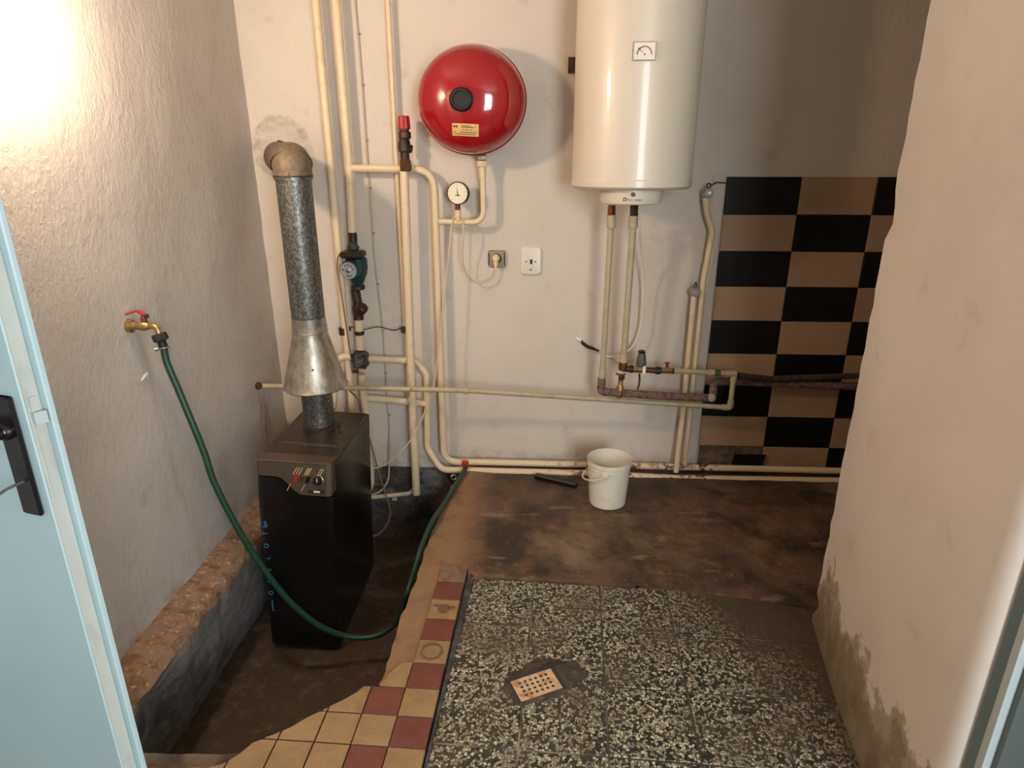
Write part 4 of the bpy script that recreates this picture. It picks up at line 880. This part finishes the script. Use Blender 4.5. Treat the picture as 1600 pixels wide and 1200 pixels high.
# felt wrapped hot pipes
def wrapped(pts, r, mat, label, fl):
    p_ = fillet(pts, fl); q = []; rr_ = []
    for i in range(len(p_)-1):
        a, b = p_[i], p_[i+1]; k = max(1, int((b-a).length/0.012))
        for j in range(k): q.append(a.lerp(b, j/k))
    q.append(p_[-1])
    for i, x in enumerate(q): rr_.append(r*(1+0.10*noise.noise(Vector((i*0.7, r*99, 3)))+0.07*((i % 4)/4)))
    return tag(G().tube(q, rr_, 16).build('wrapped_pipe', mat, None, smooth=60), label, 'pipe')
w1 = wrapped([(-0.4844, -0.2000, 0.5160), (-0.4855, -0.2000, 0.4523), (-0.2005, -0.1500, 0.4186), (0.0101, -0.1150, 0.4006), (0.0215, -0.0750, 0.4642), (0.1066, -0.0600, 0.4605), (0.8141, -0.0600, 0.4436)], 0.0170, m_wrap, 'pipe wrapped in brown felt strip running from the heater elbow past the tiles', [0, 0.02, 0, 0.02, 0.02, 0, 0])
G().ball((0.0036, -0.1280, 0.4069), 0.0185, 18).build('bare_elbow', m_beige, w1)
for (u_, v_) in (): pass
wrapped([(0.1102, -0.1000, 0.5041), (0.2490, -0.0850, 0.4837), (0.7937, -0.0750, 0.5105)], 0.0125, m_wrapd, 'thinner dark wrapped pipe lying above the brown felt one on the tiles', 0.0)
# two capped pipes by the tiles
ca = pipe('supply_pipe', [(-0.0893, -0.0500, 1.2457), (-0.0741, -0.0470, 1.1775), (-0.045, -0.045, 1.1081), (-0.062, -0.045, 0.9008), (-0.066, -0.048, 0.034)], 0.0128, m_cream, 'taller capped cream pipe beside the checkered tiles', fl=0.06)
cb = pipe('supply_pipe', [(-0.097, -0.055, 0.8421), (-0.098, -0.06, 0.3), (-0.110, -0.085, 0.02)], 0.0125, m_cream, 'shorter capped cream pipe beside the checkered tiles', fl=0.05)
for par, c in ((ca, (-0.0818, -0.0650, 1.2639)), (cb, (-0.0940, -0.0620, 0.8601))):
    c = Vector(c)
    G().lathe([(0.017, 0), (0.020, 0.004), (0.020, 0.024), (0.016, 0.03), (0, 0.03)], c+Vector((-0.004, 0.02, -0.003)), (0.10, -1, 0.1), 24).build('end_cap', m_steel, par)
    G().box(c+Vector((0, -0.016, 0)), (0.013, 0.014, 0.013), 0, 0.001).build('square_plug', m_steel, par, smooth=0)
G().torus(Vector((-0.0797, -0.0500, 1.2904)), 0.008, 0.0028, (0.1, 1, 0), 20).build('wire_loop', m_dk, ca)
G().tube([(-0.0683, -0.0500, 1.2904), (-0.0468, -0.0300, 1.3021), (-0.0211, -0.0200, 1.3005), (0.0199, -0.0120, 1.2965)], 0.0025, 8).build('tie_wire', m_brown, ca)
G().tube([(-0.0973, -0.0600, 0.8706), (-0.1028, -0.0600, 0.8869), (-0.0974, -0.0600, 0.9006), (-0.0916, -0.0600, 0.8816)], 0.0028, 8).build('wire_twist', m_brown, cb)

# ---------------------------------------------------------------- electrics
so = Vector((-0.9423, 0.0000, 0.9844)); sk = empty('wall_socket', so, 'square grey wall socket holding the ivory plug', 'socket')
G().box((0, -0.006, 0), (0.072, 0.012, 0.072), 0, 0.003).build('cover_plate', m_sock, sk, smooth=0)
for sx in (-1, 1): G().box((sx*0.034, -0.0135, 0), (0.005, 0.004, 0.050)).build('side_clip', m_dk, sk, smooth=0)
G().lathe([(0.0215, 0.012), (0.0215, 0.0135), (0.018, 0.0135), (0.017, 0.006), (0, 0.006)], (-0.001, 0, 0.002), (0, -1, 0), 32).build('socket_ring', m_dk, sk)
co = Vector((-0.9454, -0.0140, 0.9865)); cord = empty('power_cord', co, 'ivory mains cord with round plug, looped over the gauge pipe and down to the boiler', 'cord')
G().lathe([(0.0175, -0.004), (0.0175, 0.012), (0.013, 0.024), (0.009, 0.028), (0, 0.029)], (0.0, 0, 0.002), (0, -1, 0), 28).build('plug', m_plug, cord)
G().lathe([(0.012, 0), (0.0105, 0.02), (0.006, 0.034), (0.004, 0.040)], (0, -0.012, 0.0), (0, -0.25, -1), 16).build('plug_neck', m_plug, cord)
cpts = [(-0.9459, -0.0320, 0.9372), (-0.9556, -0.0350, 0.9128), (-0.9831, -0.0400, 0.8912), (-1.0188, -0.0450, 0.8862), (-1.0534, -0.0550, 0.9071), (-1.0753, -0.0700, 0.9506), (-1.0816, -0.0850, 1.0067), (-1.0713, -0.1050, 1.1012), (-1.0743, -0.1030, 1.1473), (-1.0835, -0.0880, 1.1715), (-1.0994, -0.0680, 1.1736), (-1.1078, -0.0850, 1.1712), (-1.1184, -0.1000, 1.1468), (-1.1259, -0.1100, 1.0755), (-1.1474, -0.1300, 0.9062), (-1.1767, -0.1500, 0.6894), (-1.2084, -0.1800, 0.4669), (-1.2657, -0.2000, 0.3080), (-1.3212, -0.2200, 0.2075), (-1.3871, -0.2400, 0.1371), (-1.4508, -0.2500, 0.0961), (-1.4976, -0.2600, 0.0936), (-1.5460, -0.2700, 0.1037)]
G().tube(smooth_path([rel(p, cord) for p in cpts], 6), 0.0032, 10).build('cable', m_cord, cord, smooth=60)
sw0 = Vector((-0.7954, 0.0000, 0.9760)); sw = empty('light_switch', sw0, 'large white rounded switch plate right of the socket', 'switch')
pls = G(); n = 8; w_, h_, rc = 0.0455, 0.060, 0.016; out = []
for (cx, cz, a0_) in ((w_-rc, -h_+rc, -90), (w_-rc, h_-rc, 0), (-w_+rc, h_-rc, 90), (-w_+rc, -h_+rc, 180)):
    for k in range(n): a = math.radians(a0_+90*k/(n-1)); out.append((cx+rc*math.cos(a), cz+rc*math.sin(a)))
N_ = len(out); vs = []
for (sc_, yy) in ((1.0, 0.0), (1.0, -0.006), (0.96, -0.010), (0.90, -0.0115)): vs += [(x*sc_, yy, z*sc_) for x, z in out]
fs = [(k*N_+i, k*N_+(i+1) % N_, (k+1)*N_+(i+1) % N_, (k+1)*N_+i) for k in range(3) for i in range(N_)]+[tuple(3*N_+i for i in range(N_))]
pls.add(vs, fs).build('cover_plate', m_white, sw, smooth=40)
G().box((0.0, -0.0125, -0.002), (0.013, 0.004, 0.052)).build('rocker_slot', m_white, sw, smooth=0)
G().box((0.0015, -0.0148, -0.002), (0.010, 0.003, 0.020)).build('switch_window', m_black, sw, smooth=0)
G().box((0, -0.0125, -0.037), (0.008, 0.002, 0.005)).build('print_mark', m_dk, sw, smooth=0)
for sx in (-1, 1): G().lathe([(0.0032, 0), (0.0032, 0.002), (0, 0.003)], (sx*0.020, -0.0115, -0.002), (0, -1, 0), 12).build('screw', m_dk, sw)
tb_ = tag(G().tube(smooth_path([(-1.4709, -0.0060, 2.0964), (-1.4814, -0.0060, 1.9693), (-1.4796, -0.0060, 1.8375), (-1.4776, -0.0060, 1.6707), (-1.4778, -0.0060, 1.4645), (-1.4775, -0.0060, 1.1815), (-1.4774, -0.0060, 0.9923), (-1.4725, -0.0060, 0.8632), (-1.4641, -0.0060, 0.6918), (-1.4636, -0.0060, 0.5256), (-1.4671, -0.0060, 0.3368), (-1.4623, -0.0100, 0.2082), (-1.4642, -0.0300, 0.0835), (-1.4670, -0.0500, -0.0088), (-1.4723, -0.0700, -0.0673), (-1.4988, -0.1000, -0.1071), (-1.5413, -0.1300, -0.1158), (-1.5926, -0.1600, -0.0903)], 5), 0.0038, 8).build('wall_cable', m_greycord, None, smooth=60), 'thin cable clipped straight down the wall between the risers', 'cable')
for u_, v_ in ((560,53), (566.5,133), (572.5,219), (578.5,294), (583.5,364), (590,444), (598.5,517), (602.5,583), (608,648)):
    pass
for q in ((-1.4746, -0.0060, 1.8531), (-1.4737, -0.0060, 1.6707), (-1.4738, -0.0060, 1.4645), (-1.4733, -0.0060, 1.2755), (-1.4731, -0.0060, 1.0907), (-1.4692, -0.0060, 0.8690), (-1.4607, -0.0060, 0.6561), (-1.4609, -0.0060, 0.4542), (-1.4588, -0.0080, 0.2469)):
    G().box(q, (0.009, 0.008, 0.005), 0, 0.001).build('cable_clip', m_brcord, tb_, smooth=0)
tag(G().tube(smooth_path([(-1.5994, -0.1000, 1.0130), (-1.6110, -0.1000, 0.9915), (-1.6166, -0.1000, 0.9455), (-1.6128, -0.1000, 0.8963), (-1.6048, -0.1000, 0.7989), (-1.5995, -0.0950, 0.6835), (-1.5919, -0.1000, 0.5883), (-1.5776, -0.1300, 0.5176), (-1.5738, -0.1300, 0.4938)], 6), 0.0032, 8).build('pump_cable', m_brcord, None, smooth=60), 'brown flex from the teal pump down to the mixing valve', 'cable')
tag(G().tube(smooth_path([(-1.5988, -0.1800, 0.4657), (-1.5860, -0.1600, 0.4167), (-1.5660, -0.1400, 0.3791), (-1.5559, -0.1400, 0.3237), (-1.5334, -0.1600, 0.2794), (-1.5091, -0.1800, 0.1816), (-1.4839, -0.1800, 0.0402), (-1.4625, -0.1800, -0.0620), (-1.4462, -0.1800, -0.1359), (-1.4441, -0.1800, -0.1976), (-1.4639, -0.2000, -0.2449), (-1.4994, -0.2300, -0.2723), (-1.5418, -0.2800, -0.2484)], 6), 0.0036, 8).build('boiler_cable', m_brcord, None, smooth=60), 'brown flex hanging in a loop beside the boiler into the pit', 'cable')
tag(G().tube(smooth_path([(-1.2862, -0.2220, 0.4890), (-1.2975, -0.2280, 0.4618), (-1.3391, -0.1150, 0.3803), (-1.3586, -0.0900, 0.3330)], 6), 0.0030, 8).build('tie_cord', m_cord, None, smooth=60), 'short ivory cord tied between the water pipe and the crossing pipe', 'cord')
ow = tag(G().tube(smooth_path([(-1.6100, -0.0500, 0.6834), (-1.5726, -0.0500, 0.6809), (-1.5297, -0.0600, 0.6767), (-1.5001, -0.0400, 0.6793), (-1.4678, -0.0300, 0.6801), (-1.4364, -0.0300, 0.6717), (-1.4048, -0.0300, 0.6662), (-1.3648, -0.0500, 0.6822)], 6), 0.0024, 8).build('sensor_wire', m_dk, None, smooth=60), 'dark wire strung level between two pipe clamps below the strainer', 'wire')
G().box((-1.6050, -0.0500, 0.6746), (0.016, 0.018, 0.020), 0, 0.002).build('wire_clamp', m_dk, ow, smooth=0); G().box((-1.3583, -0.0550, 0.6763), (0.017, 0.022, 0.026), 0, 0.002).build('wire_clamp', m_dk, ow, smooth=0)
tag(G().tube(smooth_path([(-0.3784, -0.2000, 1.2296), (-0.3738, -0.2000, 1.1961), (-0.3579, -0.1600, 1.1114), (-0.3356, -0.1000, 1.0144), (-0.3171, -0.0600, 0.9012), (-0.3109, -0.0500, 0.7886), (-0.3153, -0.0500, 0.6891), (-0.3360, -0.0500, 0.6221), (-0.3674, -0.0500, 0.5864), (-0.4058, -0.0500, 0.5680), (-0.4479, -0.0500, 0.5644), (-0.4824, -0.0450, 0.5861)], 6), 0.0040, 8).build('heater_cable', m_white, None, smooth=60), 'white cable hanging from the heater and curving back under its pipes', 'cable')
bc = tag(G().tube(smooth_path([(-0.5720, 0.0020, 0.6246), (-0.5556, -0.0200, 0.6132), (-0.5358, -0.0300, 0.6016), (-0.5103, -0.0350, 0.5945), (-0.4848, -0.0400, 0.5845)], 6), [0.006]*6+[0.0075]*6+[0.008]*6+[0.005]*6+[0.004], 10).build('cable_stub', m_black, None, smooth=60), 'black taped cable stub coming out of the wall left of the heater pipes', 'cable')
sock(bc, (-0.5865, 0.0040, 0.6298), (-0.5641, -0.0120, 0.6227), 0.0085, m_white, 'white_sleeve'); G().box((-0.4835, -0.0420, 0.5851), (0.012, 0.010, 0.012), 0, 0.002).build('terminal', m_beige, bc, smooth=0)

# ---------------------------------------------------------------- tap and hose
tp_ = empty('tap', (XL, -1.005, 0.928), 'brass wall tap with red lever on the left wall', 'tap')
G().lathe([(0.019, -0.004), (0.021, 0.0), (0.021, 0.010), (0.016, 0.013)], (0, 0, 0), (1, 0, 0), sides=8).build('flange', m_brass, tp_, smooth=0)
G().lathe([(0.013, 0.01), (0.0115, 0.03), (0.014, 0.036), (0.015, 0.050), (0.0125, 0.056), (0.010, 0.062)], (0, 0, 0), (1, 0, 0), 22).build('tap_body', m_brass, tp_)
G().tube(fillet([(0.055, 0, 0), (0.088, -0.004, 0.002), (0.094, -0.006, -0.032)], 0.024), 0.0088, 16).build('spout', m_brass, tp_, smooth=40)
G().lathe([(0.0085, 0), (0.0085, 0.014), (0.006, 0.016), (0.006, 0.022)], (0.050, 0, 0.012), (0, 0, 1), sides=6).build('spindle', m_brown, tp_, smooth=0)
lv = G(); vs = []; fs = []
for i, (x, z, wd) in enumerate(((0.060, 0.031, 0.006), (0.050, 0.034, 0.008), (0.036, 0.043, 0.006), (0.015, 0.037, 0.007), (-0.004+0.006, 0.033, 0.009))):
    vs += [(x, -wd, z), (x, wd, z), (x, wd, z+0.005), (x, -wd, z+0.005)]
for i in range(4):
    for j in range(4): a = i*4+j; b = i*4+(j+1) % 4; fs.append((a, b, b+4, a+4))
fs += [(0, 1, 2, 3), (16, 17, 18, 19)]
lv.add(vs, fs).build('red_lever', m_redp, tp_, smooth=0)
G().lathe([(0.0065, 0), (0.0065, 0.006), (0, 0.007)], (0.061, -0.003, 0.030), (0.6, -0.3, 0.3), sides=6).build('lever_nut', m_dk, tp_, smooth=0)
hb = Vector((XL+0.094, -1.012, 0.896)); hpts = [hb+Vector((0.001, 0, -0.012)), hb+Vector((0.005, 0, -0.034)), (-1.8607, -1.0150, 0.8175), (-1.8392, -1.0200, 0.7401), (-1.8076, -1.0300, 0.6314), (-1.7820, -1.0350, 0.5260), (-1.7629, -1.0400, 0.4240), (-1.7129, -1.0300, 0.2440), (-1.6574, -1.0100, 0.0808), (-1.5959, -0.9850, -0.0641), (-1.5185, -0.9500, -0.1884), (-1.4284, -0.9200, -0.2586), (-1.3272, -0.9000, -0.2655), (-1.2493, -0.8800, -0.2067), (-1.2050, -0.9081, -0.0702), (-1.1940, -0.8013, -0.0325), (-1.1820, -0.7133, 0.0091), (-1.1600, -0.6029, 0.0429), (-1.1428, -0.4543, 0.0260), (-1.1210, -0.3219, 0.0260), (-1.1027, -0.2020, 0.0260), (-1.0863, -0.1180, 0.0323)]
ho = empty('garden_hose', hb, 'green braided garden hose hanging from the tap across the boiler to the floor pipe', 'hose')
G().tube(smooth_path([rel(p, ho) for p in hpts], 8), 0.0105, 14).build('hose_tube', m_green, ho, smooth=60)
hd = Vector((0.09, 0, -1)).normalized()
G().lathe([(0.012, 0.012), (0.022, 0.010), (0.0225, -0.008), (0.016, -0.012)], (0, 0, 0), (-0.28, 0, 1), sides=10).build('hose_coupling', m_rubber, ho, smooth=25)
sock(ho, (0.001, 0, -0.010), (0.006, 0, -0.034), 0.0125, m_rubber, 'hose_tail'); G().torus((0.007, 0, -0.031), 0.0125, 0.0028, hd, 24, 6).build('hose_clip', m_steel, ho)
G().lathe([(0.0055, 0), (0.0055, 0.012), (0, 0.013)], (-0.006, -0.006, -0.032), (-0.9, -0.5, -0.25), 12).build('clip_screw', m_steel, ho)
fv = empty('drain_valve', (-1.0860, -0.0950, 0.0340), 'red handled drain valve on the lower floor pipe at the hose end', 'valve')
G().tube([(0.0, 0.0, 0.0), (-0.004, -0.02, 0.003)], 0.011, 12).build('valve_stub', m_brown, fv, smooth=40)
G().box((-0.004, -0.012, 0.016), (0.030, 0.022, 0.024), 0.1, 0.003).build('red_handle', m_redp, fv, smooth=0)
tag(G().torus((-1.1431, -0.1300, -0.0130), 0.011, 0.004, (0.3, -1, 0.4), 20).build('steel_ring', m_steel, None), 'small steel ring lying at the foot of the lower floor pipe', 'ring')

# ---------------------------------------------------------------- bucket, drain, loose bits
bu = empty('bucket', (-0.450, -0.345, 0.004), 'white plastic bucket with lowered handle on the brown floor', 'bucket')
G().lathe([(0, 0.0), (0.073, 0.0), (0.077, 0.004), (0.0885, 0.172), (0.0885, 0.186), (0.0925, 0.188), (0.0935, 0.203), (0.0925, 0.207), (0.0895, 0.205), (0.0865, 0.180), (0.074, 0.008), (0, 0.006)], (0, 0, 0), (0, 0, 1), 56).build('bucket_body', m_buck, bu, smooth=40)
G().torus((0, 0, 0.176), 0.0890, 0.0018, (0, 0, 1), 56).build('bucket_ridge', m_buck, bu)
for sg in (-1, 1):
    a = math.radians(255 if sg < 0 else 75); c, s_ = math.cos(a), math.sin(a)
    G().lathe([(0.017, -0.002), (0.017, 0.006), (0.013, 0.009), (0, 0.009)], (0.0880*c, 0.0880*s_, 0.170), (c, s_, 0), 20).build('handle_ear', m_buck, bu)
hh = []
a0_, a1_ = math.radians(255), math.radians(75)
for i in range(15):
    t = i/14; a = a0_-(a0_-a1_)*t; rr2 = 0.098+0.012*math.sin(PI*t); hh.append((rr2*math.cos(a), rr2*math.sin(a), 0.168-0.052*math.sin(PI*t)**0.8))
G().tube(hh, 0.0032, 8).build('bail_handle', m_buck, bu, smooth=60)
dr = empty('floor_drain', (-0.737, -1.376, 0.0), 'rectangular perforated floor drain grate with rust stains in the terrazzo', 'drain', (0, 0, math.radians(26.0)))
dw, dh = 0.126, 0.077; gz = 0.0035
gr = G(); nx, nyy = 6, 4; mx_, my_ = 0.014, 0.008; cw_, ch_ = (dw-2*mx_)/nx, (dh-2*my_)/nyy
for i in range(nx):
    for j in range(nyy):
        cx, cy = -dw/2+mx_+(i+0.5)*cw_, -dh/2+my_+(j+0.5)*ch_
        ang = [2*PI*k/16 for k in range(16)]
        sq = []
        for a in ang:
            k = 1/max(abs(math.cos(a)), abs(math.sin(a))); sq.append((cx+cw_/2*k*math.cos(a), cy+ch_/2*k*math.sin(a), gz))
        ci = [(cx+0.0050*math.cos(a), cy+0.0050*math.sin(a), gz) for a in ang]; cd = [(x, y, -0.006) for x, y, _ in ci]
        gr.add(sq+ci+cd, [(k, (k+1) % 16, 16+(k+1) % 16, 16+k) for k in range(16)]+[(16+k, 16+(k+1) % 16, 32+(k+1) % 16, 32+k) for k in range(16)])
for (x0_, x1_, y0_, y1_) in ((-dw/2, -dw/2+mx_, -dh/2, dh/2), (dw/2-mx_, dw/2, -dh/2, dh/2), (-dw/2+mx_, dw/2-mx_, -dh/2, -dh/2+my_), (-dw/2+mx_, dw/2-mx_, dh/2-my_, dh/2)):
    gr.add([(x0_, y0_, gz), (x1_, y0_, gz), (x1_, y1_, gz), (x0_, y1_, gz)], [(0, 1, 2, 3)])
gr.add([(-dw/2, -dh/2, gz), (dw/2, -dh/2, gz), (dw/2, dh/2, gz), (-dw/2, dh/2, gz), (-dw/2, -dh/2, -0.004), (dw/2, -dh/2, -0.004), (dw/2, dh/2, -0.004), (-dw/2, dh/2, -0.004)], [(0, 1, 5, 4), (1, 2, 6, 5), (2, 3, 7, 6), (3, 0, 4, 7)])
gr.build('grate', m_grate, dr, smooth=0)
fo = G(); fo.box((0, dh/2+0.008, 0.0015), (dw+0.022, 0.014, 0.009)).box((dw/2+0.006, -0.002, 0.001), (0.009, dh+0.006, 0.008)).box((-dw/2-0.004, -0.002, 0.0), (0.005, dh, 0.006)); fo.build('drain_frame', m_frame, dr, smooth=0)
G().box((0, 0, -0.0045), (dw-0.002, dh-0.002, 0.001)).build('drain_shade_sheet', m_hole, dr, smooth=0)  # black sheet stands in for the shade below the grate
cf = G(); n = 34; pts = []
for i in range(n):
    a = 2*PI*i/n; k = 1+0.30*noise.noise(Vector((math.cos(a)*2.6, math.sin(a)*2.6, 2.2))); pts.append((0.014+0.100*k*math.cos(a)+(0.05*max(0, math.cos(a+0.3))**5), 0.012+0.075*k*math.sin(a)))
cf.add([(x, y, 0.0005) for x, y in pts]+[(x*0.92, y*0.92, 0.0024) for x, y in pts]+[(0, 0, 0.0020)], [(i, (i+1) % n, n+(i+1) % n, n+i) for i in range(n)]+[(n+i, n+(i+1) % n, 2*n) for i in range(n)])
cf.build('cement_fill', m_patch, dr, smooth=60)
tag(G().add([(x, y, z) for y in (-0.024, -0.012) for x, z in ((0.157, 0.022), (0.298, 0.022), (0.311, 0.086), (0.170, 0.083))], [(0, 1, 2, 3), (4, 5, 6, 7), (0, 1, 5, 4), (1, 2, 6, 5), (2, 3, 7, 6), (3, 0, 4, 7)]).build('broken_tile', m_wtd, None, smooth=0), 'broken black tile piece leaning where a wall tile is missing', 'tile')
stk = Vector((-0.575, -0.232, 0.016)); ste = Vector((-0.760, -0.150, 0.016)); mid = (stk+ste)/2; an = math.atan2(ste.y-stk.y, ste.x-stk.x)
sb = tag(G().box(tuple(mid), ((stk-ste).length, 0.028, 0.020), an, 0.002).build('metal_bar', m_black, None, smooth=0), 'short black bar lying under the floor pipes beside the bucket', 'bar')
